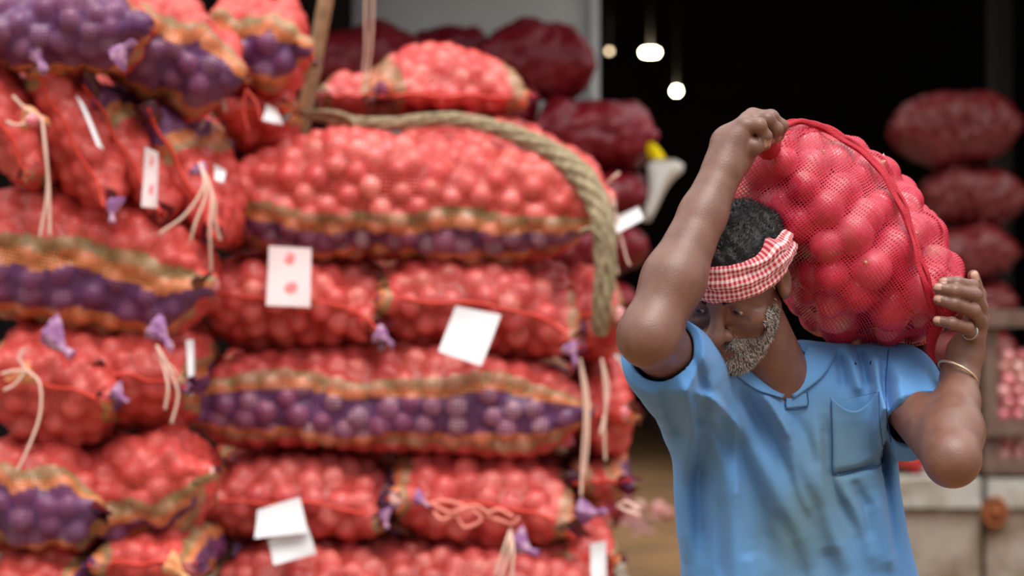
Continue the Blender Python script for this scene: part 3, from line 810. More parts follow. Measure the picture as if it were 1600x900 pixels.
# litter on the ground
hp = []
for px, py, r in ((968, 800, .045), (984, 806, .04), (1000, 800, .04), (976, 812, .042), (1030, 806, .05), (1044, 812, .04), (992, 816, .04), (1180, 880, .04)):
    Yg = CAMZ / ((py - 450) / F)
    p = W(px, py, Yg); p[2] = r * 0.93
    hp.append((p, r))
onion_things(np.array([p for p, _ in hp]), np.array([r for _, r in hp]), 'loose red onion lying on the brown ground beside the stack', 'loose onions on the ground')
ska, skf = [], []
o_ = 0
for k in range(70):
    px, py = 985 + RNG.normal() * 26, 808 + RNG.normal() * 14
    Yg = CAMZ / ((py - 450) / F); c = W(px, py, Yg); c[2] = 0.006
    a = RNG.uniform(0, 6.28); d1 = np.array([math.cos(a), math.sin(a), 0.25]) * RNG.uniform(.02, .05); d2 = np.array([-math.sin(a), math.cos(a), 0.1]) * RNG.uniform(.015, .03)
    q = np.array([c - d1 - d2, c + d1 - d2 * .6 + (0, 0, .02), c + d1 + d2, c - d1 + d2 * .8 + (0, 0, .015)]); q[:, 2] = np.maximum(q[:, 2], 0.002)
    ska.append(q); skf.append(np.array([[0, 1, 2, 3]]) + o_); o_ += 4
lit = mk('onion_skins', np.concatenate(ska), np.concatenate(skf), mat('dry_onion_skin', lin(205, 150, 150), rough=0.6, translucent=0.3), smooth=False)
lit['kind'] = 'stuff'; tag(lit, 'litter of dry pink onion skins on the ground beside the stack', 'onion skins')

# rack with onions at the right edge
def rack():
    Y0 = 10.75
    x0, x1 = W(1538, 0, Y0)[0], W(1640, 0, Y0)[0]
    zf = lambda py: CAMZ - (py - 450) / F * Y0
    # the rack stands on the raised floor, set back from its edge
    Y0 = KY + 0.02
    x0, x1 = W(1538, 0, Y0)[0], W(1650, 0, Y0)[0]
    zf = lambda py: CAMZ - (py - 450) / F * Y0
    root = empty('wooden_rack', (x0, Y0, kz), 'weathered wooden rack of onions at the right edge', 'rack')
    for xa in (x0, x1 - 0.06):
        for yb in (Y0, Y0 + 0.22):
            v, f = box_arr(xa, xa + 0.065, yb, yb + 0.05, kz, zf(482)); mk('post', v, f, M['wood'], root, smooth=False)
    for py in (498, 668, 728):
        v, f = box_arr(x0 - 0.01, x1 + 0.01, Y0 - 0.012, Y0 + 0.265, zf(py + 8), zf(py - 6)); mk('shelf', v, f, M['wood'], root, smooth=False)
        v, f = box_arr(x0, x1, Y0 - 0.035, Y0 - 0.013, zf(py + 12), zf(py - 14)); mk('rail', v, f, M['wood'], root, smooth=False)
    P, R = [], []
    for base_py, n in ((662, 30), (722, 12)):
        lay = 0; k = 0
        while k < n:
            per = 6 if lay < 4 else 4
            for q in range(per):
                if k >= n: break
                xx = x0 + 0.10 + (q % 3) * 0.068 + (lay % 2) * 0.02; yy = Y0 + 0.06 + (q // 3) * 0.075
                P.append((xx, yy, zf(base_py) + 0.034 + lay * 0.055)); R.append(0.034); k += 1
            lay += 1
    onion_things(np.array(P), np.array(R), 'dim red onion heaped on the wooden rack at the right edge', 'onions on the rack')
rack()
# ------------------------------------------------------------------ signed-distance modelling for the figure
def g_cap(a, b, ra, rb):
    a = np.asarray(a, float); b = np.asarray(b, float); ba = b - a; bb = ba @ ba + 1e-12
    def fn(P):
        t = np.clip(((P - a) @ ba) / bb, 0, 1)
        return np.linalg.norm(P - a - t[:, None] * ba, axis=1) - (ra + (rb - ra) * t)
    return fn, (a + b) / 2, np.linalg.norm(ba) / 2 + max(ra, rb)

def g_ell(c, r, R=None):
    c = np.asarray(c, float); r = np.asarray(r, float)
    def fn(P):
        q = P - c
        if R is not None: q = q @ R
        k0 = np.linalg.norm(q / r, axis=1); k1 = np.linalg.norm(q / (r * r), axis=1) + 1e-9
        return np.where(k0 < 1e-6, -r.min(), k0 * (k0 - 1) / k1)
    return fn, c, r.max()

class SDF:
    def __init__(self): self.ops = []
    def u(self, g, k=0.01): self.ops.append(('u', g, k)); return self
    def s(self, g, k=0.004): self.ops.append(('s', g, k)); return self
    def bound(self):
        lo = np.min([g[1] - g[2] for o, g, k in self.ops if o == 'u'], axis=0); hi = np.max([g[1] + g[2] for o, g, k in self.ops if o == 'u'], axis=0)
        return lo, hi
    def as_prim(self, frame=None):
        lo, hi = self.bound(); c = (lo + hi) / 2; r = np.linalg.norm(hi - lo) / 2
        if frame is None: return self, c, r
        o, R = frame                      # R columns: local axes in the world
        s = HS
        return (lambda P: self((P - o) @ R / s) * s), o + R @ c * s, r
    def __call__(self, P):
        lo = P.min(0); hi = P.max(0); c = (lo + hi) / 2; hd = np.linalg.norm(hi - lo) / 2
        d = np.full(len(P), 0.5)
        for op, (fn, bc, br), k in self.ops:
            if np.linalg.norm(c - bc) - br - hd > 0.03 + k: continue
            e = fn(P)
            if op == 'u':
                h = np.clip(0.5 + 0.5 * (d - e) / k, 0, 1); d = d * (1 - h) + e * h - k * h * (1 - h)
            else:
                e = -e
                h = np.clip(0.5 - 0.5 * (d - e) / k, 0, 1); d = d * (1 - h) + e * h + k * h * (1 - h)
        return d

def mesh_sdf(fn, lo, hi, h, B=8, slack=1.35):
    lo = np.asarray(lo, float); hi = np.asarray(hi, float)
    nb = np.ceil((hi - lo) / (h * B)).astype(int)
    gi = np.stack(np.meshgrid(*[np.arange(n) for n in nb], indexing='ij'), -1).reshape(-1, 3)
    gi = gi[np.lexsort((gi[:, 2] // 3, gi[:, 1] // 3, gi[:, 0] // 3))]
    cen = lo + (gi + 0.5) * h * B
    d = np.concatenate([fn(cen[i:i + 27 * 8]) for i in range(0, len(cen), 27 * 8)])
    act = gi[np.abs(d) < h * B * 0.87 * slack + h]
    N = nb * B + 2
    off = np.stack(np.meshgrid(*[np.arange(B + 1)] * 3, indexing='ij'), -1).reshape(-1, 3)
    cor = np.array([(x, y, z) for x in (0, 1) for y in (0, 1) for z in (0, 1)])
    edges = [(a, b) for a in range(8) for b in range(a + 1, 8) if np.abs(cor[a] - cor[b]).sum() == 1]
    ids, pos, fq = [], [], []
    gid = lambda c: (c[..., 0].astype(np.int64) * N[1] + c[..., 1]) * N[2] + c[..., 2]
    for i0 in range(0, len(act), 27):
        bl = act[i0:i0 + 27]
        pi = bl[:, None] * B + off[None]
        V = fn((lo + pi * h).reshape(-1, 3)).reshape(len(bl), B + 1, B + 1, B + 1)
        ins = V < 0
        cs = sum(ins[:, c[0]:c[0] + B, c[1]:c[1] + B, c[2]:c[2] + B].astype(np.int8) for c in cor)
        w = np.argwhere((cs > 0) & (cs < 8))
        if len(w) == 0: continue
        cv = np.stack([V[w[:, 0], w[:, 1] + c[0], w[:, 2] + c[1], w[:, 3] + c[2]] for c in cor], 1)
        acc = np.zeros((len(w), 3)); cnt = np.zeros(len(w))
        for a, b in edges:
            m = (cv[:, a] < 0) != (cv[:, b] < 0)
            t = np.where(m, cv[:, a] / np.where(m, cv[:, a] - cv[:, b], 1), 0)
            acc += np.where(m[:, None], cor[a] + t[:, None] * (cor[b] - cor[a]), 0); cnt += m
        cell = bl[w[:, 0]] * B + w[:, 1:]
        ids.append(gid(cell)); pos.append(lo + (cell + acc / cnt[:, None]) * h)
        for ax in range(3):
            sl = [slice(0, B)] * 3; sl2 = list(sl); sl2[ax] = slice(1, B + 1)
            A_ = ins[(slice(None), *sl)]; B_ = ins[(slice(None), *sl2)]
            e = np.argwhere(A_ != B_)
            if len(e) == 0: continue
            p = bl[e[:, 0]] * B + e[:, 1:]
            u = np.zeros(3, int); v = np.zeros(3, int); u[(ax + 1) % 3] = 1; v[(ax + 2) % 3] = 1
            q = np.stack([gid(p - u - v), gid(p - v), gid(p), gid(p - u)], 1)
            flip = ~A_[tuple(e.T)]
            q[flip] = q[flip][:, ::-1]
            fq.append(q)
    ids = np.concatenate(ids); pos = np.concatenate(pos); fq = np.concatenate(fq)
    o = np.argsort(ids); ids, pos = ids[o], pos[o]
    k = np.clip(np.searchsorted(ids, fq), 0, len(ids) - 1)
    return pos, k[(ids[k] == fq).all(1)]

def vnoise(P, seed=0):
    """cheap smooth noise, about -1..1"""
    r = np.random.default_rng(seed); out = 0
    for k in range(6):
        d = unit(r.normal(size=3)) * r.uniform(0.7, 1.5); out = out + np.sin(P @ d + r.uniform(0, 6.28))
    return out / 3.0

# ------------------------------------------------------------------ the man: materials
M['skin'] = mat('brown_skin', attr=True, rough=0.42, spec=0.55, noise=(38, (0.78, 0.72, 0.7), 0.35, 0.7), bump=(420, 0.35, 0.0012), sss=0.08)
M['hair'] = mat('black_hair', attr=True, rough=0.55, spec=0.35)
M['eye'] = mat('eyeball', attr=True, rough=0.12, spec=0.6)
M['bangle'] = mat('bangle_metal', lin(225, 200, 165), rough=0.3, metal=0.7)
M['ring'] = mat('ring_silver', lin(170, 165, 160), rough=0.35, metal=0.9)
M['trouser'] = mat('grey_trousers', lin(70, 70, 75), rough=0.9, spec=0.1)
M['stitch'] = mat('shirt_stitch', lin(40, 72, 120), rough=0.9)

SKIN = np.array(lin(126, 88, 73))

# ------------------------------------------------------------------ head, in its own frame (x to the right in the photo, y out of the face, z up)
HC = W(1146, 438, 3.40)
HS = 0.91                        # size of this man's head
def head_frame(yaw, pitch, roll):
    y, p, r = (math.radians(t) for t in (yaw, pitch, roll))
    f = np.array([-math.sin(y) * math.cos(p), -math.cos(y) * math.cos(p), -math.sin(p)])
    up = np.array([0, 0, 1.0]); up = unit(up - (up @ f) * f)
    rt = np.cross(up, f)
    up2 = up * math.cos(r) - rt * math.sin(r); rt2 = rt * math.cos(r) + up * math.sin(r)
    return np.stack([rt2, f, up2], 1)
HR = head_frame(25, 33, -3)

cran = SDF().u(g_ell((0, -0.018, 0.033), (0.073, 0.094, 0.073)))
head = SDF()
head.u(g_ell((0, -0.018, 0.033), (0.073, 0.094, 0.073)))
head.u(g_ell((0, 0.028, 0.004), (0.060, 0.058, 0.075)), 0.03)
head.u(g_ell((0, 0.032, -0.062), (0.047, 0.047, 0.046)), 0.03)
for s_ in (-1, 1):
    head.u(g_cap((s_ * 0.053, 0.0, -0.045), (s_ * 0.020, 0.068, -0.098), 0.017, 0.016), 0.03)
    head.u(g_ell((s_ * 0.046, 0.056, -0.026), (0.021, 0.022, 0.019)), 0.022)
head.u(g_ell((0, 0.074, -0.100), (0.020, 0.016, 0.016)), 0.02)
for s_ in (-1, 1):
    head.u(g_cap((s_ * 0.010, 0.0830, 0.016), (s_ * 0.044, 0.066, 0.017), 0.0095, 0.008), 0.014)
    head.s(g_ell((s_ * 0.031, 0.094, -0.002), (0.019, 0.020, 0.0125)), 0.012)
head.u(g_cap((0, 0.084, 0.006), (0, 0.1060, -0.034), 0.0080, 0.0140), 0.012)
for s_ in (-1, 1):
    head.u(g_ell((s_ * 0.0155, 0.0945, -0.0385), (0.0098, 0.0110, 0.0092)), 0.006)
    head.s(g_ell((s_ * 0.0075, 0.1005, -0.0475), (0.0042, 0.006, 0.004)), 0.003)
    head.u(g_ell((s_ * 0.031, 0.0705, -0.001), (0.0148, 0.0148, 0.0140)), 0.004)     # eyelids over the ball
    head.s(g_ell((s_ * 0.031, 0.0865, -0.0040), (0.0130, 0.0075, 0.0034)), 0.0018)     # the slit between the lids
    head.s(g_cap((s_ * 0.017, 0.0885, -0.014), (s_ * 0.042, 0.077, -0.020), 0.0010, 0.0008), 0.007)   # pouch under the eye
    head.s(g_cap((s_ * 0.020, 0.0930, -0.036), (s_ * 0.034, 0.080, -0.060), 0.002, 0.002), 0.010)    # fold beside the nose
    head.s(g_cap((s_ * 0.052, 0.068, -0.004), (s_ * 0.062, 0.055, -0.010), 0.0008, 0.0006), 0.005)   # crow's foot
    ear = SDF().u(g_ell((s_ * 0.079, -0.008, -0.004), (0.010, 0.019, 0.031))).s(g_ell((s_ * 0.089, -0.002, 0.0), (0.008, 0.010, 0.018)), 0.006)
    head.u(ear.as_prim(), 0.008)
head.u(g_ell((0, 0.0790, -0.068), (0.027, 0.014, 0.016)), 0.012)                     # mouth mound
head.u(g_cap((-0.017, 0.0870, -0.0660), (0.017, 0.0870, -0.0660), 0.0050, 0.0050), 0.006)
head.u(g_cap((-0.014, 0.0875, -0.0760), (0.014, 0.0875, -0.0760), 0.0062, 0.0062), 0.006)
head.s(g_cap((-0.023, 0.0890, -0.0715), (0.023, 0.0890, -0.0715), 0.0016, 0.0016), 0.003)
HFRAME = (HC, HR)
toW = lambda L: HC + HS * np.asarray(L, float) @ HR.T
toL = lambda P: (P - HC) @ HR / HS

# ------------------------------------------------------------------ arms and hands
S_R, E_R, W_R = W(1096, 600, 3.47), W(1013, 525, 3.21), W(1131, 262, 3.30)
S_L, E_L, W_L = W(1398, 600, 3.56), W(1488, 717, 3.31), W(1499, 592, 3.455)
body = SDF()
body.u(g_ell(W(1240, 710, 3.58), (0.112, 0.066, 0.17)))
body.u(g_cap(W(1246, 790, 3.585), W(1250, 980, 3.59), 0.072, 0.085), 0.06)
body.u(g_cap(W(1116, 612, 3.50), W(1390, 612, 3.57), 0.036, 0.036), 0.04)
body.u(g_cap(W(1222, 612, 3.525), W(1165, 490, 3.435), 0.052, 0.050), 0.03)
body.u(head.as_prim(HFRAME), 0.015)
fx = 0.0
for sx_, xx in ((-1, 0.365), (1, 0.485)):
    body.u(g_cap((xx, 3.58, 0.90), (xx - 0.005, 3.60, 0.47), 0.080, 0.050), 0.04)
    body.u(g_cap((xx - 0.005, 3.60, 0.47), (xx - 0.01, 3.64, 0.09), 0.050, 0.034), 0.03)
    body.u(g_cap((xx - 0.01, 3.645, 0.045), (xx - 0.02 + 0.03 * sx_, 3.46, 0.030), 0.040, 0.030), 0.03)
body.u(g_ell((0.425, 3.585, 0.93), (0.145, 0.098, 0.11)), 0.05)
def arm(S, E, Wt, r0, re, rm, rw):
    body.u(g_cap(S, E, r0, re), 0.035)
    m = E + (Wt - E) * 0.33
    body.u(g_cap(E, m, re * 0.96, rm), 0.02)
    body.u(g_cap(m, E + (Wt - E) * 0.72, rm, rw * 1.16), 0.02)
    body.u(g_cap(E + (Wt - E) * 0.72, Wt, rw * 1.16, rw), 0.012)
arm(S_R, E_R, W_R, 0.044, 0.039, 0.0405, 0.0275)
arm(S_L, E_L, W_L, 0.041, 0.0365, 0.0385, 0.0265)

TIPS = []
def finger(joints, radii):
    s = SDF()
    for i in range(len(joints) - 1):
        s.u(g_cap(joints[i], joints[i + 1], radii[i], radii[i + 1]), 0.0035)
        if i: s.u(g_ell(joints[i], (radii[i] * 1.07,) * 3), 0.003)
    TIPS.append((joints[-1], joints[-2], radii[-1]))
    return s.as_prim()

# right hand, clenched on the gathered top corner of the sack
hand = SDF()
hand.u(g_cap(W_R, W(1143, 228, 3.315), 0.026, 0.031), 0.01)
kn = [W(1163, 197, 3.300), W(1170, 188, 3.318), W(1176, 183, 3.338), W(1180, 185, 3.358)]
for i, k_ in enumerate(kn):
    hand.u(g_cap(W(1141 + 2 * i, 232, 3.303 + 0.011 * i), k_, 0.0205, 0.0135), 0.012)
hand.u(g_cap(W(1152, 252, 3.315), W(1166, 232, 3.32), 0.019, 0.017), 0.014)        # ball of the thumb
body.u(hand.as_prim(), 0.012)
fing = [[kn[0], W(1186, 196, 3.292), W(1196, 213, 3.300), W(1190, 226, 3.313)],
        [kn[1], W(1199, 187, 3.310), W(1213, 202, 3.318), W(1206, 217, 3.328)],
        [kn[2], W(1205, 183, 3.334), W(1221, 197, 3.340), W(1217, 212, 3.350)],
        [kn[3], W(1206, 187, 3.358), W(1220, 201, 3.362), W(1216, 215, 3.368)]]
for j, r in zip(fing, ([.0118, .0098, .0088, .0076], [.012, .01, .009, .0078], [.0118, .0098, .0088, .0078], [.0105, .0086, .0078, .007])):
    body.u(finger(j, r), 0.003)
body.u(finger([W(1160, 238, 3.305), W(1178, 229, 3.298), W(1194, 226, 3.306)], [.0135, .0112, .0092]), 0.004)

# left hand, fingers round the lower right corner of the sack, thumb up behind it
hand = SDF()
hand.u(g_cap(W_L, W(1508, 556, 3.458), 0.0255, 0.027), 0.012)
kl = [W(1527, 468, 3.452), W(1531, 485, 3.446), W(1530, 506, 3.444), W(1521, 527, 3.446)]
for i, k_ in enumerate(kl):
    hand.u(g_cap(W(1511 - 2 * i, 548, 3.462), k_, 0.0185, 0.0122), 0.012)
hand.u(g_cap(W(1518, 540, 3.475), W(1530, 500, 3.485), 0.018, 0.014), 0.014)
body.u(hand.as_prim(), 0.012)
fing = [[kl[0], W(1519, 448, 3.416), W(1496, 442, 3.398), W(1474, 441, 3.402)],
        [kl[1], W(1523, 462, 3.402), W(1492, 455, 3.384), W(1466, 450, 3.390)],
        [kl[2], W(1521, 486, 3.400), W(1491, 475, 3.384), W(1466, 468, 3.392)],
        [kl[3], W(1511, 512, 3.404), W(1487, 505, 3.388), W(1465, 501, 3.396)]]
for j, r in zip(fing, ([.0112, .0096, .0086, .0076], [.0118, .01, .009, .0078], [.0116, .0098, .0088, .0078], [.0108, .009, .0082, .0072])):
    body.u(finger(j, r), 0.003)
body.u(finger([W(1533, 500, 3.488), W(1529, 462, 3.490), W(1521, 431, 3.482)], [.0135, .0108, .0088]), 0.005)

def body_fn(P):
    return body(P)
PERSON = empty('person', (0.425, 3.58, 0.0), 'man in a faded blue polo shirt and red checked headband carrying a sack', 'person')
bv, bq = mesh_sdf(body_fn, (0.12, 3.05, -0.005), (0.70, 3.72, 1.72), 0.0025)
# anatomical colour: lips, nails, palms
bl_ = toL(bv)
tone = np.tile(SKIN, (len(bv), 1))
lip = np.exp(-(((bl_[:, 0]) / 0.020) ** 2 + ((bl_[:, 2] + 0.0715) / 0.009) ** 2) ** 2) * (bl_[:, 1] > 0.075) * (np.linalg.norm(bl_, axis=1) < 0.16)
tone = tone * (1 - lip[:, None]) + lip[:, None] * np.array(lin(112, 66, 62))
for tip, prev, r in TIPS:
    ax_ = unit(tip - prev)
    d = bv - (tip + ax_ * r * 0.1)
    out = np.array([0, -1.0, 0.25]); out = unit(out - (out @ ax_) * ax_); sd = np.cross(ax_, out)
    m = (np.abs(d @ ax_) < r * 0.75) & (np.abs(d @ sd) < r * 0.62) & ((d @ out) > r * 0.45) & ((d @ out) < r * 1.6)
    tone[m] = lin(196, 152, 132)
mk('body', bv, bq, M['skin'], PERSON, col=tone)

# eyes
for s_ in (-1, 1):
    th, ph_ = np.meshgrid(np.linspace(0, math.pi, 15), np.linspace(0, 2 * math.pi, 24, endpoint=False), indexing='ij')
    gaze = unit(np.array([-0.25, 1, -0.35])); e1 = unit(np.cross(gaze, [0, 0, 1])); e2 = np.cross(e1, gaze)
    r = 0.0128
    loc = np.array([s_ * 0.031, 0.0712, -0.0015]) + r * (np.cos(th)[..., None] * gaze + np.sin(th)[..., None] * (np.cos(ph_)[..., None] * e1 + np.sin(ph_)[..., None] * e2))
    col = np.where((th < 0.20)[..., None], (0.004, 0.003, 0.003), np.where((th < 0.52)[..., None], lin(52, 32, 22), lin(205, 190, 178)))
    i, j = np.meshgrid(np.arange(14), np.arange(24), indexing='ij'); j2 = (j + 1) % 24
    f = np.stack([i * 24 + j, i * 24 + j2, (i + 1) * 24 + j2, (i + 1) * 24 + j], -1).reshape(-1, 4)
    mk('eye', toW(loc.reshape(-1, 3)), f, M['eye'], PERSON, col=col.reshape(-1, 3))

# ------------------------------------------------------------------ hair, brows and beard: a close shell with short strands standing on it
def strands(root_p, nrm, length, lean, r, cols, curl=0.3):
    n = len(root_p)
    d0 = unit(nrm + lean + RNG.normal(size=(n, 3)) * 0.35)
    d1 = unit(d0 + lean * 0.8 + RNG.normal(size=(n, 3)) * curl)
    p0 = root_p - nrm * 0.001; p1 = p0 + d0 * (length * 0.5)[:, None]; p2 = p1 + d1 * (length * 0.5)[:, None]
    s = unit(np.cross(d0, RNG.normal(size=(n, 3)))); t = np.cross(s, d0)
    vs_ = []
    for p, k in ((p0, 1.0), (p1, 0.8)):
        for a in (0, 2.094, 4.189):
            vs_.append(p + r * k * (math.cos(a) * s + math.sin(a) * t))
    vs_.append(p2)
    v = np.stack(vs_, 1)
    f = []
    base = np.arange(n) * 7
    for k in range(3):
        k2 = (k + 1) % 3
        f.append(np.stack([base + k, base + k2, base + 3 + k2], 1)); f.append(np.stack([base + k, base + 3 + k2, base + 3 + k], 1))
        f.append(np.stack([base + 3 + k, base + 3 + k2, base + 6], 1))
    return v.reshape(-1, 3), np.concatenate(f), np.repeat(cols, 7, axis=0)

def vert_normals(v, q):
    n = np.zeros_like(v)
    fn_ = np.cross(v[q[:, 2]] - v[q[:, 0]], v[q[:, 3]] - v[q[:, 1]])
    for k in range(4): np.add.at(n, q[:, k], fn_)
    return unit(n)

def hair_fn(L):
    d = cran(L) - 0.0075 - 0.0022 * vnoise(L * 260, 3) - 0.002 * vnoise(L * 120, 4)
    line = np.interp(L[:, 1], [-0.12, -0.05, -0.01, 0.03, 0.085], [-0.060, -0.030, 0.010, 0.040, 0.060])
    return np.maximum(d, line - L[:, 2])
hv, hq = mesh_sdf(hair_fn, (-0.1, -0.14, -0.08), (0.1, 0.1, 0.14), 0.0025)
hn = vert_normals(hv, hq)
if ((hv - hv.mean(0)) * hn).sum(1).mean() < 0: hn = -hn
pk = RNG.choice(len(hv), 6500); pk = pk[(hn[pk] * (hv[pk] - np.array([0, -0.018, 0.033]))).sum(1) > 0.02]
base_c = np.array([0.010, 0.009, 0.009])
hc = np.tile(base_c, (len(pk), 1)) * RNG.uniform(0.6, 1.6, (len(pk), 1)); g_ = RNG.random(len(pk)) < 0.06; hc[g_] = lin(120, 115, 110)
sv_, sf_, sc_ = strands(hv[pk], hn[pk], RNG.uniform(0.005, 0.010, len(pk)), np.array([0, -0.5, 0.0]), 0.0006, hc, 0.9)
hq3 = np.concatenate([hq[:, [0, 1, 2]], hq[:, [0, 2, 3]]])
mk('hair', toW(np.concatenate([hv, sv_])), np.concatenate([hq3, sf_ + len(hv)]), M['hair'], PERSON, col=np.concatenate([np.tile(base_c, (len(hv), 1)), sc_]))

def beard_mask(L):
    ax_ = np.abs(L[:, 0])
    zl = np.interp(ax_, [0, 0.012, 0.030, 0.050, 0.062, 0.068, 0.072], [-0.0535, -0.0500, -0.0560, -0.0640, -0.0480, -0.006, 0.022])
    m1 = zl - L[:, 2]
    m2 = L[:, 1] - 0.008
    m3 = (np.sqrt((L[:, 0] / 0.021) ** 2 + ((L[:, 2] + 0.0725) / 0.0068) ** 2) - 1) * 0.0068
    m4 = np.minimum(L[:, 2] + 0.118, 0.0705 - ax_)
    return np.minimum(np.minimum(m1, m2), np.minimum(m3, m4))
def beard_fn(L):
    th = np.clip(beard_mask(L) * 0.5, 0, 0.0042)
    return np.maximum(head(L) - th - 0.0012 * vnoise(L * 300, 9), -beard_mask(L))
dv_, dq_ = mesh_sdf(beard_fn, (-0.095, -0.01, -0.14), (0.095, 0.13, 0.03), 0.0025)
dn_ = vert_normals(dv_, dq_)
if ((dv_ - np.array([0, 0.03, -0.06])) * dn_).sum(1).mean() < 0: dn_ = -dn_
dens = (np.abs(head(dv_)) < 0.02) & ((dv_ - np.array([0, 0.02, -0.05])) * dn_).sum(1).__gt__(0.01)
cand_ = np.where(dens)[0]; pk = RNG.choice(cand_, 6500)
u_ = RNG.random(len(pk))[:, None]
bc_ = np.where(u_ < 0.55, lin(214, 208, 202), np.where(u_ < 0.82, lin(150, 144, 138), lin(50, 44, 42))) * RNG.uniform(0.8, 1.15, (len(pk), 1))
sv_, sf_, sc_ = strands(dv_[pk], dn_[pk], RNG.uniform(0.004, 0.009, len(pk)), np.array([0, 0.0, -0.9]), 0.00055, bc_, 0.5)
dq3 = np.concatenate([dq_[:, [0, 1, 2]], dq_[:, [0, 2, 3]]])
shell_c = np.array(lin(112, 98, 90)) * (0.8 + 0.35 * vnoise(dv_ * 240, 12))[:, None].clip(0.3, 1.6)
ob = mk('beard', toW(np.concatenate([dv_, sv_])), np.concatenate([dq3, sf_ + len(dv_)]), M['hair'], PERSON, col=np.concatenate([shell_c, sc_]))
ob['label'] = 'short grey and white beard and moustache'
for s_ in (-1, 1):
    n_ = 260; t_ = RNG.random(n_)
    p_ = np.stack([s_ * (0.012 + 0.034 * t_), np.full(n_, 0.14), 0.0185 + 0.006 * np.sin(t_ * 2.6) + RNG.normal(size=n_) * 0.0022], 1)
    for _ in range(40): p_[:, 1] -= np.clip(head(p_), -0.01, 0.02) * 0.8
    bn_ = np.tile(unit(np.array([s_ * 0.4, 1.0, 0.2])), (n_, 1))
    sv_, sf_, sc_ = strands(p_, bn_, RNG.uniform(0.004, 0.008, n_), np.array([s_ * 1.6, 0.0, 0.4]), 0.0005, np.tile(np.array([[0.014, 0.011, 0.010]]), (n_, 1)), 0.3)
    mk('eyebrow', toW(sv_), sf_, M['hair'], PERSON, col=sc_)

# ------------------------------------------------------------------ red and white checked head cloth
def gingham():
    m = bpy.data.materials.new('checked_cloth'); m.use_nodes = True
    N = m.node_tree.nodes; L = m.node_tree.links; b = N['Principled BSDF']; b.inputs['Roughness'].default_value = 0.9; b.inputs['Specular IOR Level'].default_value = 0.1
    u = N.new('ShaderNodeUVMap'); u.uv_map = 'uv'; sp = N.new('ShaderNodeSeparateXYZ'); L.new(u.outputs[0], sp.inputs[0])
    def stripe(o):
        w = N.new('ShaderNodeMath'); w.operation = 'FRACT'; L.new(o, w.inputs[0])
        c = N.new('ShaderNodeMath'); c.operation = 'LESS_THAN'; c.inputs[1].default_value = 0.52; L.new(w.outputs[0], c.inputs[0]); return c.outputs[0]
    a, c = stripe(sp.outputs['X']), stripe(sp.outputs['Y'])
    ad = N.new('ShaderNodeMath'); ad.operation = 'ADD'; L.new(a, ad.inputs[0]); L.new(c, ad.inputs[1])
    hv_ = N.new('ShaderNodeMath'); hv_.operation = 'MULTIPLY'; hv_.inputs[1].default_value = 0.5; L.new(ad.outputs[0], hv_.inputs[0])
    r = N.new('ShaderNodeValToRGB'); r.color_ramp.interpolation = 'CONSTANT'
    r.color_ramp.elements[0].position = 0; r.color_ramp.elements[0].color = (*lin(238, 222, 222), 1)
    r.color_ramp.elements[1].position = 0.4; r.color_ramp.elements[1].color = (*lin(226, 150, 152), 1)
    e = r.color_ramp.elements.new(0.9); e.color = (*lin(176, 58, 70), 1)
    L.new(hv_.outputs[0], r.inputs[0]); L.new(r.outputs[0], b.inputs['Base Color'])
    return m
def head_cloth():
    nphi, nc = 150, 30
    ph = np.linspace(-math.pi, math.pi, nphi, endpoint=False); a = np.linspace(0, 2 * math.pi, nc, endpoint=False)
    PH, A_ = np.meshgrid(ph, a, indexing='ij')
    tw = np.exp(-((PH - 1.22) / 0.16) ** 2)                         # the tucked end at the temple
    hh = 0.0285 + 0.003 * np.sin(2 * PH + 1) + 0.006 * tw
    tk = 0.0105 + 0.007 * tw
    rip = 0.0022 * np.sin(9 * np.sin(A_) + 1.5 * PH) + 0.0016 * np.sin(3 * A_ + 5 * PH) + 0.0014 * np.sin(7 * np.sin(A_) + 2.2 * PH) + 0.0008 * np.sin(23 * PH + 4 * A_)
    rad = tk * np.cos(A_) + rip
    zz = hh * np.sin(A_)
    rx, ry = 0.0800 + 0.004, 0.1015 + 0.004
    # the wrapped ring follows the skull: narrower above
    k = 1 - 1.15 * np.clip(zz, -0.03, 0.05)
    x = (rx * k + rad) * np.sin(PH); y = -0.017 + (ry * k + rad) * np.cos(PH)
    sm = np.clip((np.abs(PH) - 1.55) / 1.4, 0, 1); z = 0.048 + zz - 0.060 * sm * sm * (3 - 2 * sm) + 0.008 * tw
    v = np.stack([x, y, z], -1).reshape(-1, 3)
    uu = PH * 0.095 / 0.0072; vv = (np.sin(A_) * 0.5 * 0.060 + np.cos(A_) * 0.002) / 0.0072 + 0.25 * PH
    i, j = np.meshgrid(np.arange(nphi), np.arange(nc), indexing='ij'); i2 = (i + 1) % nphi; j2 = (j + 1) % nc
    f = np.stack([i * nc + j, i2 * nc + j, i2 * nc + j2, i * nc + j2], -1).reshape(-1, 4)
    o = mk('head_cloth', toW(v), f, gingham(), PERSON, uv=np.stack([uu.ravel(), vv.ravel()], -1))
    o['label'] = 'red and white checked cloth tied round the head'
head_cloth()

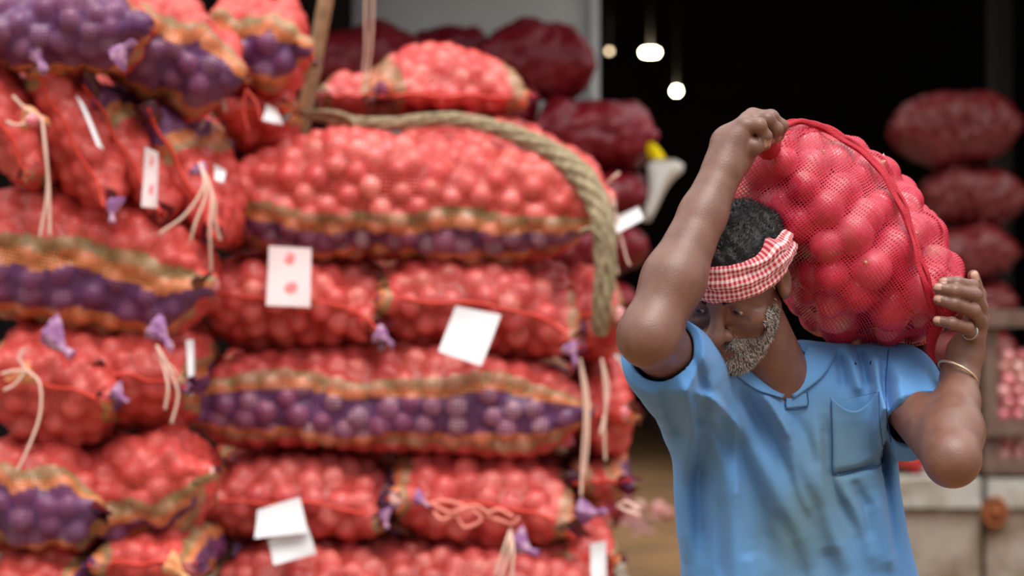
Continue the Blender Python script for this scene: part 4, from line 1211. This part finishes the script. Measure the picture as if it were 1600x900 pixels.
# ------------------------------------------------------------------ blue polo shirt
def shirt_mat():
    m = mat('faded_blue_cotton', lin(98, 152, 208), rough=0.9, spec=0.12, sheen=0.12)
    N = m.node_tree.nodes; L = m.node_tree.links; b = N['Principled BSDF']
    tc_ = N.new('ShaderNodeTexCoord')
    nz = N.new('ShaderNodeTexNoise'); nz.inputs['Scale'].default_value = 9; nz.inputs['Detail'].default_value = 6
    L.new(tc_.outputs['Object'], nz.inputs['Vector'])
    # grey-green grime worn into the belly of the shirt
    mp = N.new('ShaderNodeMapping'); mp.vector_type = 'POINT'
    c = W(1262, 790, 3.47) - np.array([0.425, 3.58, 0]); 
    mp.inputs['Rotation'].default_value = (0, math.radians(-22), 0)
    sb = N.new('ShaderNodeVectorMath'); sb.operation = 'SUBTRACT'; sb.inputs[1].default_value = (float(c[0]), -0.12, float(c[2])); L.new(tc_.outputs['Object'], sb.inputs[0])
    L.new(sb.outputs[0], mp.inputs['Vector'])
    sc_n = N.new('ShaderNodeVectorMath'); sc_n.operation = 'MULTIPLY'; sc_n.inputs[1].default_value = (1 / 0.10, 1 / 0.16, 1 / 0.19); L.new(mp.outputs[0], sc_n.inputs[0])
    ln = N.new('ShaderNodeVectorMath'); ln.operation = 'LENGTH'; L.new(sc_n.outputs[0], ln.inputs[0])
    ad = N.new('ShaderNodeMath'); ad.operation = 'MULTIPLY_ADD'; ad.inputs[1].default_value = 1.4; L.new(nz.outputs['Fac'], ad.inputs[0]); L.new(ln.outputs['Value'], ad.inputs[2])
    mr = N.new('ShaderNodeMapRange'); mr.inputs['From Min'].default_value = 1.9; mr.inputs['From Max'].default_value = 0.9; mr.inputs['To Max'].default_value = 0.9; L.new(ad.outputs[0], mr.inputs['Value'])
    n2 = N.new('ShaderNodeTexNoise'); n2.inputs['Scale'].default_value = 3.5; n2.inputs['Detail'].default_value = 4; L.new(tc_.outputs['Object'], n2.inputs['Vector'])
    m0 = N.new('ShaderNodeMix'); m0.data_type = 'RGBA'; m0.inputs['A'].default_value = (*lin(76, 128, 190), 1); m0.inputs['B'].default_value = (*lin(112, 164, 212), 1); L.new(n2.outputs['Fac'], m0.inputs['Factor'])
    m1 = N.new('ShaderNodeMix'); m1.data_type = 'RGBA'; L.new(mr.outputs[0], m1.inputs['Factor']); L.new(m0.outputs['Result'], m1.inputs['A']); m1.inputs['B'].default_value = (*lin(92, 118, 126), 1)
    L.new(m1.outputs['Result'], b.inputs['Base Color'])
    wv = N.new('ShaderNodeTexNoise'); wv.inputs['Scale'].default_value = 700; L.new(tc_.outputs['Object'], wv.inputs['Vector'])
    bp = N.new('ShaderNodeBump'); bp.inputs['Strength'].default_value = 0.15; bp.inputs['Distance'].default_value = 0.001; L.new(wv.outputs['Fac'], bp.inputs['Height']); L.new(bp.outputs[0], b.inputs['Normal'])
    return m
M['shirt'] = shirt_mat()

TY = 3.575
_tab = [(545, 1243, .120, .060), (600, 1243, .160, .088), (650, 1236, .163, .104), (700, 1227, .159, .110), (760, 1231, .160, .112), (830, 1240, .164, .112), (900, 1250, .171, .114), (1000, 1254, .180, .120), (1130, 1254, .190, .128)]
_tz = np.array([W(0, t[0], TY)[2] for t in _tab])[::-1]
_tc = np.array([W(t[1], 0, TY)[0] for t in _tab])[::-1]; _ta = np.array([t[2] for t in _tab])[::-1]; _tb = np.array([t[3] for t in _tab])[::-1]
ZTOP, ZHEM = W(0, 585, TY)[2], W(0, 1120, TY)[2]
def column(P):
    c = np.interp(P[:, 2], _tz, _tc); a = np.interp(P[:, 2], _tz, _ta); b = np.interp(P[:, 2], _tz, _tb)
    q = (np.abs((P[:, 0] - c) / a) ** 2.5 + np.abs((P[:, 1] - TY) / b) ** 2.5) ** (1 / 2.5)
    d = (q - 1) * np.minimum(a, b) * 0.95
    e = P[:, 2] - ZTOP
    h = np.clip(0.5 - 0.5 * (d - e) / 0.05, 0, 1)
    return d * (1 - h) + e * h + 0.05 * h * (1 - h)
outer = SDF()
outer.u((column, np.array([0.42, TY, 1.1]), 1.0))
outer.u(g_cap(W(1222, 600, 3.535), W(1104, 606, 3.485), 0.050, 0.058), 0.045)
outer.u(g_cap(W(1262, 592, 3.55), W(1398, 602, 3.56), 0.052, 0.057), 0.045)
hemL = (W(1432, 664, 3.455), unit(W(1450, 690, 3.43) - W(1398, 602, 3.56)))
hemR = (W(1034, 547, 3.275), unit(W(1016, 530, 3.22) - W(1102, 606, 3.48)))
slL = SDF().u(g_cap(W(1398, 602, 3.56), W(1460, 700, 3.39), 0.058, 0.054)).u(g_cap(W(1400, 620, 3.54), W(1426, 704, 3.43), 0.05, 0.042), 0.03)
slR = SDF().u(g_cap(W(1102, 606, 3.48), W(1006, 522, 3.18), 0.060, 0.053))
def cut(s, hem):
    fn, c, rr_ = s.as_prim(); cc, n = hem
    return (lambda P: np.maximum(fn(P), (P - cc) @ n)), c, rr_
outer.u(cut(slL, hemL), 0.03)
outer.u(cut(slR, hemR), 0.04)
outer.u(g_cap(W(1032, 580, 3.30), W(1086, 672, 3.50), 0.030, 0.040), 0.05)

def PX(px, py, Y=3.47):
    w = W(px, py, Y); return w[[0, 2]]
FOLDS = [  # traced fold lines: photo points, height (mm), width (px)
    ([(1078, 570), (1110, 650), (1138, 760), (1150, 900), (1150, 980)], 9, 20),
    ([(1096, 640), (1098, 740), (1104, 900)], -6, 14),
    ([(1110, 590), (1165, 690), (1230, 800), (1262, 900)], 8, 22),
    ([(1095, 585), (1150, 700), (1190, 800), (1200, 900)], -7, 18),
    ([(1150, 585), (1205, 640), (1250, 720), (1282, 800)], 6, 15),
    ([(1135, 590), (1190, 665), (1235, 750)], -6, 12),
    ([(1085, 660), (1070, 760), (1078, 900)], 5, 16),
    ([(1290, 640), (1292, 700), (1300, 760), (1340, 840)], -6, 9),
    ([(1280, 650), (1278, 720), (1296, 820), (1330, 900)], 6, 14),
    ([(1328, 540), (1338, 580), (1346, 622)], 6, 9), ([(1314, 545), (1320, 580), (1322, 615)], -5, 8),
    ([(1352, 540), (1356, 580), (1360, 610)], -6, 7), ([(1372, 545), (1372, 600), (1378, 660)], 7, 8),
    ([(1386, 560), (1384, 620), (1388, 690), (1396, 760)], -8, 8),
    ([(1405, 560), (1402, 620), (1410, 660)], 5, 9), ([(1425, 560), (1428, 610), (1440, 650)], -4, 9), ([(1444, 565), (1450, 610), (1456, 640)], 5, 9),
    ([(1388, 700), (1398, 800), (1408, 900)], -5, 10), ([(1368, 760), (1385, 840), (1396, 900)], 6, 14),
    ([(1310, 745), (1350, 820), (1372, 900)], 5, 14), ([(1330, 748), (1364, 800)], -4, 9),
    ([(1296, 742), (1340, 736), (1380, 722)], -5, 6),
    ([(1010, 580), (1040, 640), (1066, 690)], -5, 9), ([(1040, 570), (1064, 630), (1084, 690)], 5, 10), ([(1062, 540), (1084, 600), (1096, 650)], -5, 9),
    ([(1062, 600), (1110, 625), (1160, 680)], 5, 8), ([(1072, 640), (1112, 670), (1140, 720)], -5, 8), ([(1180, 600), (1215, 650), (1236, 690)], 4, 7),
    ([(1398, 580), (1420, 600), (1450, 612)], 3, 7), ([(1392, 640), (1415, 632), (1448, 628)], -4, 6), ([(1330, 760), (1352, 800), (1360, 850)], -4, 7),
    ([(1140, 640), (1150, 720), (1150, 800)], 4, 7), ([(1126, 760), (1128, 840), (1132, 920)], -5, 8), ([(1230, 700), (1246, 760), (1268, 810)], 4, 8),
    ([(1205, 790), (1240, 850), (1262, 940)], -4, 12), ([(1232, 640), (1262, 690), (1276, 740)], -3, 12),
    ([(1170, 860), (1180, 930)], 5, 14), ([(1290, 850), (1310, 940)], -5, 14),
]
# the traced folds become one relief over the cloth's x-z plane, sampled bilinearly
RX0, RZ0, RST = 0.10, 0.75, 0.0015
_nx, _nz = int(0.64 / RST), int(0.78 / RST)
relief = np.zeros((_nx, _nz))
for pts, hmm, wpx in FOLDS:
    c = spline([list(PX(*p)) for p in pts], 90); h = hmm * 0.0018; w = wpx * 0.00092
    a0 = np.clip(((c.min(0) - 2.6 * w - (RX0, RZ0)) / RST).astype(int), 0, (_nx - 1, _nz - 1)); a1 = np.clip(((c.max(0) + 2.6 * w - (RX0, RZ0)) / RST).astype(int) + 1, 1, (_nx, _nz))
    gx_, gz_ = np.meshgrid(RX0 + np.arange(a0[0], a1[0]) * RST, RZ0 + np.arange(a0[1], a1[1]) * RST, indexing='ij')
    q = np.stack([gx_.ravel(), gz_.ravel()], 1); o_r = np.zeros(len(q))
    for s0 in range(0, len(q), 20000):
        d2 = ((q[s0:s0 + 20000, None] - c[None]) ** 2).sum(-1); t = d2.argmin(1) / 89.0
        o_r[s0:s0 + 20000] = h * np.exp(-d2.min(1) / (w * w)) * np.clip(np.minimum(t, 1 - t) * 5, 0.15, 1)
    relief[a0[0]:a1[0], a0[1]:a1[1]] += o_r.reshape(gx_.shape)
def fold(P):
    u = np.clip((P[:, 0] - RX0) / RST, 0, _nx - 1.001); v = np.clip((P[:, 2] - RZ0) / RST, 0, _nz - 1.001)
    i, j = u.astype(int), v.astype(int); a, b = u - i, v - j
    i1, j1 = np.minimum(i + 1, _nx - 1), np.minimum(j + 1, _nz - 1)
    out = relief[i, j] * (1 - a) * (1 - b) + relief[i1, j] * a * (1 - b) + relief[i, j1] * (1 - a) * b + relief[i1, j1] * a * b
    frontw = np.clip((3.60 - P[:, 1]) / 0.05, 0, 1)
    out = out * frontw * np.clip(1.15 - 1.2 * np.clip((P[:, 0] - 0.545) / 0.03, 0, 0.6), 0, 1)
    return out + 0.0022 * vnoise(P * np.array([30, 30, 9]), 21) + 0.0013 * vnoise(P * np.array([75, 75, 26]), 22)
def outer_f(P):
    d = outer(P); m = np.abs(d) < 0.045
    if m.any(): d[m] -= fold(P[m])
    return d

openL = g_cap(hemL[0] - hemL[1] * 0.022 + np.array([-0.004, 0, -0.004]), hemL[0] + hemL[1] * 0.09, 0.034, 0.050)
openR = g_cap(hemR[0] - hemR[1] * 0.03, hemR[0] + hemR[1] * 0.09, 0.042, 0.052)
neck_cut = g_cap(W(1212, 584, 3.51), W(1160, 470, 3.42), 0.050, 0.056)
tri = [PX(1188, 566, 3.47), PX(1258, 540, 3.47), PX(1231, 612, 3.47)]
def vneck(P):
    q = P[:, [0, 2]]; d = np.full(len(P), -1.0)
    for k in range(3):
        a, b = tri[k], tri[(k + 1) % 3]
        e = b - a; n = np.array([e[1], -e[0]]); n = n / np.linalg.norm(n)
        if (tri[(k + 2) % 3] - a) @ n > 0: n = -n
        d = np.maximum(d, (q - a) @ n)
    return np.maximum(d, P[:, 1] - 3.53)
def shirt_fn(P):
    d = outer_f(P)
    d = np.maximum(d, -(d + 0.012))
    d = np.maximum(np.maximum(d, -openL[0](P)), -openR[0](P))
    d = np.maximum(d, -neck_cut[0](P)); d = np.maximum(d, -vneck(P))
    return np.maximum(d, ZHEM - P[:, 2])
sv_, sq_ = mesh_sdf(shirt_fn, (0.14, 3.14, 0.78), (0.70, 3.74, 1.46), 0.0028)
SH = mk('shirt', sv_, sq_, M['shirt'], PERSON)

def front(px, py):
    """where the view ray of a photo point meets the shirt cloth"""
    px = np.asarray(px, float).ravel(); py = np.asarray(py, float).ravel()
    d = np.stack([(px - 800) / F, np.ones_like(px), -(py - 450) / F], 1)
    t = np.full(len(px), 3.15)
    for _ in range(70):
        t = t + outer_f(np.array([0, 0, CAMZ]) + d * t[:, None]).clip(-0.01, 0.03) * 0.8
    return np.array([0, 0, CAMZ]) + d * t[:, None]

def patch(name, gx, gy, lift, thick, m, parent, label=None):
    """cloth piece lying on the shirt front: grid of photo points, lifted towards the street"""
    n, k = gx.shape
    p = front(gx, gy).reshape(n, k, 3); p[..., 1] -= lift
    a = p.reshape(-1, 3); b = a + np.array([0, thick, 0])
    gi = np.arange(n * k).reshape(n, k)
    f = np.stack([gi[:-1, :-1], gi[1:, :-1], gi[1:, 1:], gi[:-1, 1:]], -1).reshape(-1, 4)
    ed = np.concatenate([gi[0, :], gi[1:, -1], gi[-1, -2::-1], gi[-2:0:-1, 0]]); e2 = np.roll(ed, -1)
    o = mk(name, np.vstack([a, b]), np.vstack([f, f[:, ::-1] + n * k, np.stack([ed, e2, e2 + n * k, ed + n * k], -1)]), m, parent)
    if label: o['label'] = label
    return o
# chest pocket whose mouth sags open
u, v = np.meshgrid(np.linspace(0, 1, 22), np.linspace(0, 1, 26), indexing='ij')
top_y = 620 + 24 * np.sin(u * math.pi) * 1.0 - 12 * u ** 2; gx = 1298 + u * (74 + 6 * v) + 3 * v; gy = top_y * (1 - v) + (742 - 18 * u) * v
patch('pocket', gx, gy, 0.0024 + 0.014 * (1 - v) ** 3 * np.sin(u * math.pi), 0.003, M['shirt'], SH)
# collar leaves and the short placket
def strip(a, b, wa, wb, n=16, k=8):
    a = spline(a, n); b_ = spline(b, n); s = np.linspace(0, 1, k)
    g = a[:, None] * (1 - s)[None, :, None] + b_[:, None] * s[None, :, None]
    return g[..., 0], g[..., 1]
gx, gy = strip([(1262, 540), (1248, 574), (1232, 612)], [(1308, 548), (1284, 588), (1240, 622)], 0, 0)
patch('collar', gx, gy, 0.007, 0.003, M['shirt'], SH)
gx, gy = strip([(1176, 572), (1202, 590), (1228, 612)], [(1150, 586), (1180, 608), (1222, 622)], 0, 0)
patch('collar', gx, gy, 0.007, 0.003, M['shirt'], SH)
u, v = np.meshgrid(np.linspace(0, 1, 8), np.linspace(0, 1, 8), indexing='ij')
patch('placket', 1227 + 34 * u, 612 + 27 * v - 4 * u, 0.0035, 0.0025, M['shirt'], SH)
def seamline(pts, r=0.0007, lift=0.0042, name='stitching'):
    s = spline(pts, 40); p = front(s[:, 0], s[:, 1]); p[:, 1] -= lift
    a, f = tube(p, r, 5); mk(name, a, f, M['stitch'], SH)
seamline([(1228, 614), (1230, 638), (1260, 636), (1261, 612)])
seamline([(1298, 628), (1300, 690), (1302, 738), (1340, 733), (1378, 722), (1374, 660), (1372, 612)], 0.0008, 0.005)
seamline([(1388, 545), (1384, 600), (1386, 650), (1392, 690)], 0.0008, 0.001)

# trousers, seen only from other places
tr = SDF()
tr.u(g_ell((0.425, 3.585, 0.93), (0.158, 0.11, 0.12)))
for xx in (0.365, 0.485):
    tr.u(g_cap((xx, 3.58, 0.90), (xx - 0.005, 3.60, 0.47), 0.092, 0.072), 0.04)
    tr.u(g_cap((xx - 0.005, 3.60, 0.47), (xx - 0.01, 3.635, 0.09), 0.070, 0.058), 0.03)
def tr_fn(P):
    d = tr(P) - 0.003 * vnoise(P * np.array([40, 40, 12]), 31)
    return np.maximum(np.maximum(d, P[:, 2] - 0.98), 0.10 - P[:, 2])
tv_, tq_ = mesh_sdf(tr_fn, (0.2, 3.42, 0.05), (0.66, 3.75, 1.05), 0.007)
mk('trousers', tv_, tq_, M['trouser'], PERSON)

# bangle and ring
def hoop(name, c, n, R, r, m, squash=1.0, up=(0, 0, 1)):
    n = unit(np.asarray(n, float)); e1 = unit(np.cross(n, up)); e2 = np.cross(n, e1)
    a = np.linspace(0, 2 * math.pi, 49)[:, None]
    p = c + R * (np.cos(a) * e1 + np.sin(a) * e2 * squash)
    v, f = tube(p, r, 8, cap=False); mk(name, v, f, m, PERSON)
fa = unit(W_L - E_L)
hoop('bangle', W(1497, 583, 3.447), fa + np.array([0.25, -0.55, 0.15]), 0.0305, 0.0019, M['bangle'])
j0, j1 = kl[2], W(1521, 486, 3.400)
pr = kl[3] + (W(1511, 512, 3.404) - kl[3]) * 0.55
hoop('ring', pr, unit(W(1511, 512, 3.404) - kl[3]), 0.0104, 0.0018, M['ring'])

# ------------------------------------------------------------------ the sack on his shoulder
def carried():
    poly = np.array([(1196, 207), (1222, 203), (1252, 195), (1292, 203), (1335, 216), (1372, 237), (1404, 264), (1432, 297), (1455, 328), (1476, 360), (1494, 395), (1506, 428), (1506, 462),
                     (1493, 492), (1470, 513), (1452, 533), (1420, 538), (1388, 542), (1350, 547), (1318, 542), (1288, 530), (1262, 512), (1240, 487), (1222, 456), (1208, 424), (1190, 392),
                     (1158, 362), (1128, 330), (1122, 298), (1140, 262), (1168, 232)], float)
    c0 = np.array([1330., 378.])
    ang = np.arctan2(poly[:, 1] - c0[1], poly[:, 0] - c0[0]); rad = np.linalg.norm(poly - c0, axis=1)
    o = np.argsort(ang); ang, rad = ang[o], rad[o]
    A2 = np.concatenate([ang - 2 * np.pi, ang, ang + 2 * np.pi]); R2 = np.concatenate([rad] * 3)
    tt = np.linspace(-2 * np.pi, 2 * np.pi, 2001); rs_ = np.interp(tt, A2, R2)
    kk = np.exp(-np.linspace(-2, 2, 25) ** 2); kk /= kk.sum(); rs_ = np.convolve(rs_, kk, 'same')
    def rr(th): return np.interp(th, tt, rs_)
    def adiff(a, b): return np.abs((a - b + np.pi) % (2 * np.pi) - np.pi)
    tl = math.atan2(215 - c0[1], 1200 - c0[0]); br = math.atan2(490 - c0[1], 1490 - c0[0])
    YM, YF, DB = 3.60, 3.395, 0.30
    def yb(th): return YM - 0.19 * np.exp(-(adiff(th, tl) / 0.40) ** 2) - 0.125 * np.exp(-(adiff(th, br) / 0.45) ** 2)
    def yfront(th, rho):
        b = yb(th); yf = np.minimum(YF, b)
        return b - (b - yf) * np.sqrt(np.clip(1 - np.clip(rho, 0, 1) ** 2.5, 0, 1))
    def yback(th, rho): return yb(th) + DB * np.sqrt(np.clip(1 - np.clip(rho, 0, 1) ** 2.5, 0, 1))
    def pt(px, py, back=False):
        d = np.stack([px - c0[0], py - c0[1]], -1); r = np.linalg.norm(d, axis=-1); th = np.arctan2(d[..., 1], d[..., 0])
        rho = r / rr(th)
        Y = (yback if back else yfront)(th, rho)
        return np.stack([(px - 800) / F * Y, Y, CAMZ - (py - 450) / F * Y], -1), rho, th
    # candidate surface points with normals, front and flank
    th = np.linspace(-np.pi, np.pi, 400, endpoint=False); ro = np.sin(np.linspace(0.02, 1, 160) * math.pi / 2)
    def surf(TH, RO, back):
        px = c0[0] + np.cos(TH) * rr(TH) * RO; py = c0[1] + np.sin(TH) * rr(TH) * RO
        Y = (yback if back else yfront)(TH, RO)
        return np.stack([(px - 800) / F * Y, Y, CAMZ - (py - 450) / F * Y], -1)
    TH, RO = np.meshgrid(th, ro, indexing='ij')
    cen = W(c0[0], c0[1], 3.6)
    P_, N_ = [], []
    for back in (False, True):
        S = surf(TH, RO, back)
        n = unit(np.cross(np.gradient(S, axis=0), np.gradient(S, axis=1)))
        n *= np.sign(((S - cen) * n).sum(-1, keepdims=True))
        sel = RNG.random(TH.shape) < RO * 0.5
        P_.append(S[sel]); N_.append(n[sel])
    P_ = np.concatenate(P_); N_ = np.concatenate(N_)
    C, Rs, Nn = [], [], []
    alive = np.ones(len(P_), bool)
    for i in RNG.permutation(len(P_)):
        if not alive[i]: continue
        r = RNG.choice([0.024, 0.027, 0.031, 0.035], p=[.2, .35, .3, .15])
        C.append(P_[i] - N_[i] * r * 0.90); Rs.append(r); Nn.append(N_[i])
        alive &= ((P_ - P_[i]) ** 2).sum(1) > (r * 1.72) ** 2
    C = np.array(C); Rs = np.array(Rs); Nn = np.array(Nn)
    # net, lying on the onions: pushed out along the surface normal
    def drape(base, nrm):
        fp, fn = base.reshape(-1, 3), nrm.reshape(-1, 3); h = np.full(len(fp), -0.017)
        for s in range(0, len(fp), 5000):
            p, n = fp[s:s + 5000], fn[s:s + 5000]
            al = n @ C.T - (p * n).sum(1)[:, None]
            d2 = (p * p).sum(1)[:, None] + (C * C).sum(1)[None] - 2 * p @ C.T
            per = d2 - al * al
            hh = np.where((per < (Rs ** 2)[None]) & (np.abs(al) < 0.06), al + np.sqrt(np.maximum((Rs ** 2)[None] - per, 0)), -1)
            h[s:s + 5000] = np.maximum(np.minimum(hh.max(1), 0.024), -0.017)
        h = h.reshape(base.shape[:2])
        for _ in range(6):
            g = h.copy(); g[1:-1] = np.maximum(h[1:-1], 0.5 * (h[:-2] + h[2:])); h = g.copy()
            g[:, 1:-1] = np.maximum(h[:, 1:-1], 0.5 * (h[:, :-2] + h[:, 2:])); h = g
        return base + nrm * (h + 0.0012)[..., None]
    root = empty('onion_sack', W(1330, 545, 3.6), 'crimson net sack of onions carried on the shoulder of the man in blue', 'sack')
    red = np.array(lin(214, 44, 72))
    # front: threads on a slanted grid (across and along the sewn edge)
    d1 = np.array([0.60, 0.80]); d2 = np.array([0.80, -0.60])
    s1 = np.arange(-235, 235, 4.4); s2 = np.arange(-235, 235, 5.2)
    S1, S2 = np.meshgrid(s1, s2, indexing='ij')
    warp = 5 * np.sin(S1 / 45.0 + 0.5) + 4 * np.sin(S2 / 38.0)
    gx = c0[0] + d1[0] * S1 + d2[0] * (S2 + warp); gy = c0[1] + d1[1] * S1 + d2[1] * (S2 + warp)
    base, rho, thg = pt(gx, gy)
    n = unit(np.cross(np.gradient(base, axis=0), np.gradient(base, axis=1)))
    n *= np.sign(((base - cen) * n).sum(-1, keepdims=True)); n = np.where(np.isfinite(n), n, 0)
    mask = rho < 0.985
    skin = drape(base, n)
    Tu = unit(np.gradient(skin, axis=0)); Tv = unit(np.gradient(skin, axis=1))
    v1, f1, g1 = ribbons(skin, Tv, mask, 0.0022, 0)
    v2, f2, g2 = ribbons(skin + n * 0.0004, Tu, mask, 0.0017, 1)
    c1 = red * RNG.uniform(0.8, 1.2, (len(v1), 1)); c2 = red * RNG.uniform(0.8, 1.2, (len(v2), 1))
    vs_, fs_, cs_ = [v1, v2], [f1, f2 + len(v1)], [c1, c2]; off = len(v1) + len(v2)
    # flanks and back: threads running round and along
    th2 = np.linspace(-np.pi, np.pi, 291)
    pr = np.concatenate([np.sin(np.linspace(0.80, 1, 16) * math.pi / 2), np.sin(np.linspace(1, 0.1, 60) * math.pi / 2)[1:]])
    bk = np.array([False] * 16 + [True] * 59)
    B_ = np.stack([surf(th2, np.full_like(th2, p), b) for p, b in zip(pr, bk)], 1)
    n = unit(np.cross(np.gradient(B_, axis=0), np.gradient(B_, axis=1))); n *= np.sign(((B_ - cen) * n).sum(-1, keepdims=True))
    sk = drape(B_, n)
    mk_ = np.ones(sk.shape[:2], bool)
    v1, f1, _ = ribbons(sk, unit(np.gradient(sk, axis=1)), mk_, 0.0024, 0); v2, f2, _ = ribbons(sk + n * 0.0004, unit(np.gradient(sk, axis=0)), mk_, 0.0024, 1)
    for v, f in ((v1, f1), (v2, f2)):
        vs_.append(v); fs_.append(f + off); off += len(v); cs_.append(red * RNG.uniform(0.8, 1.2, (len(v), 1)))
    mk('net', np.concatenate(vs_), np.concatenate(fs_), M['net'], root, col=np.concatenate(cs_))
    # sewn hem: a gathered double ribbon of net over the bulge
    hem = spline([(1180, 236), (1204, 222), (1232, 204), (1262, 201), (1296, 214), (1335, 238), (1368, 268), (1394, 305), (1412, 345), (1426, 390), (1438, 430), (1450, 470), (1462, 500)], 120)
    hp_, _, _ = pt(hem[:, 0], hem[:, 1])
    hn = unit(hp_ - (cen + np.array([0, 0.02, 0])))
    t_ = unit(np.gradient(hp_, axis=0)); w_ = unit(np.cross(t_, hn))
    lay = []
    for k, (dw, lift, wid) in enumerate(((0.0, 0.012, 0.0068), (0.003, 0.0150, 0.0042), (-0.004, 0.014, 0.003))):
        q = hp_ + hn * (lift + 0.0015 * np.sin(np.linspace(0, 60, 120) + k))[:, None] + w_ * (dw + 0.0012 * np.sin(np.linspace(0, 31, 120) + 2 * k))[:, None]
        lay.append(tube(q, wid * (0.8 + 0.2 * np.sin(np.linspace(0, 23, 120) + k)), 10, flat=0.28, up=None))
    v, f = join(lay)
    o = mk('sewn_hem', v, f, mat('crimson_hem', lin(178, 16, 40), rough=0.6, bump=(500, 0.8, 0.002)), root)
    # the corner gathered in the raised hand, and loose net at the lower corner
    g = spline([W(1200, 226, 3.40), W(1196, 216, 3.36), W(1190, 214, 3.335), W(1180, 224, 3.325)], 24)
    v, f = tube(g, np.interp(np.linspace(0, 1, 24), [0, .5, 1], [.022, .013, .010]) * (1 + 0.15 * np.sin(np.linspace(0, 30, 24))), 12, flat=0.8)
    mk('gathered_corner', v, f, M['hem'] if 'hem' in M else o.data.materials[0], root)
    g = spline([W(1466, 500, 3.47), W(1456, 530, 3.48), W(1456, 552, 3.485), W(1464, 568, 3.485)], 24)
    v, f = tube(g, np.interp(np.linspace(0, 1, 24), [0, .4, 1], [.012, .008, .002]), 10, flat=0.3)
    mk('loose_corner', v, f, o.data.materials[0], root)
    # onions
    front_ = (Nn * unit(np.array([0, 0, CAMZ]) - C)).sum(1) > 0.05
    onion_things(C[front_], Rs[front_], 'red onion under the crimson net of the sack on the shoulder', 'onions in the carried sack', tint=(0.93, 0.50, 0.64))
    bv_, bf_, bc_ = onion_arrays(C[~front_], Rs[~front_])
    inn = (sk[::6, ::3] - cen) * 0.80 + cen
    th3 = th2[::6]
    fr = np.stack([surf(th2[::6], np.full(len(th3), p), False) for p in (0.02, 0.3, 0.6, 0.85)], 1); fr = (fr - cen) * 0.80 + cen
    inn = np.concatenate([fr, inn], 1); nu2, nv2 = inn.shape[:2]; gi = np.arange(nu2 * nv2).reshape(nu2, nv2)
    qf = np.stack([gi[:-1, :-1], gi[1:, :-1], gi[1:, 1:], gi[:-1, 1:]], -1).reshape(-1, 4); tf = np.concatenate([qf[:, [0, 1, 2]], qf[:, [0, 2, 3]]])
    st = mk('onions', np.concatenate([inn.reshape(-1, 3), bv_]), np.concatenate([tf, bf_ + nu2 * nv2]), M['onion'], root, col=np.concatenate([np.tile(np.array(lin(84, 14, 28)), (nu2 * nv2, 1)), bc_]))  # dark core colour stands for the shade between the onions
    st['kind'] = 'stuff'
    print('ONIONS carried', int(front_.sum()))
carried()
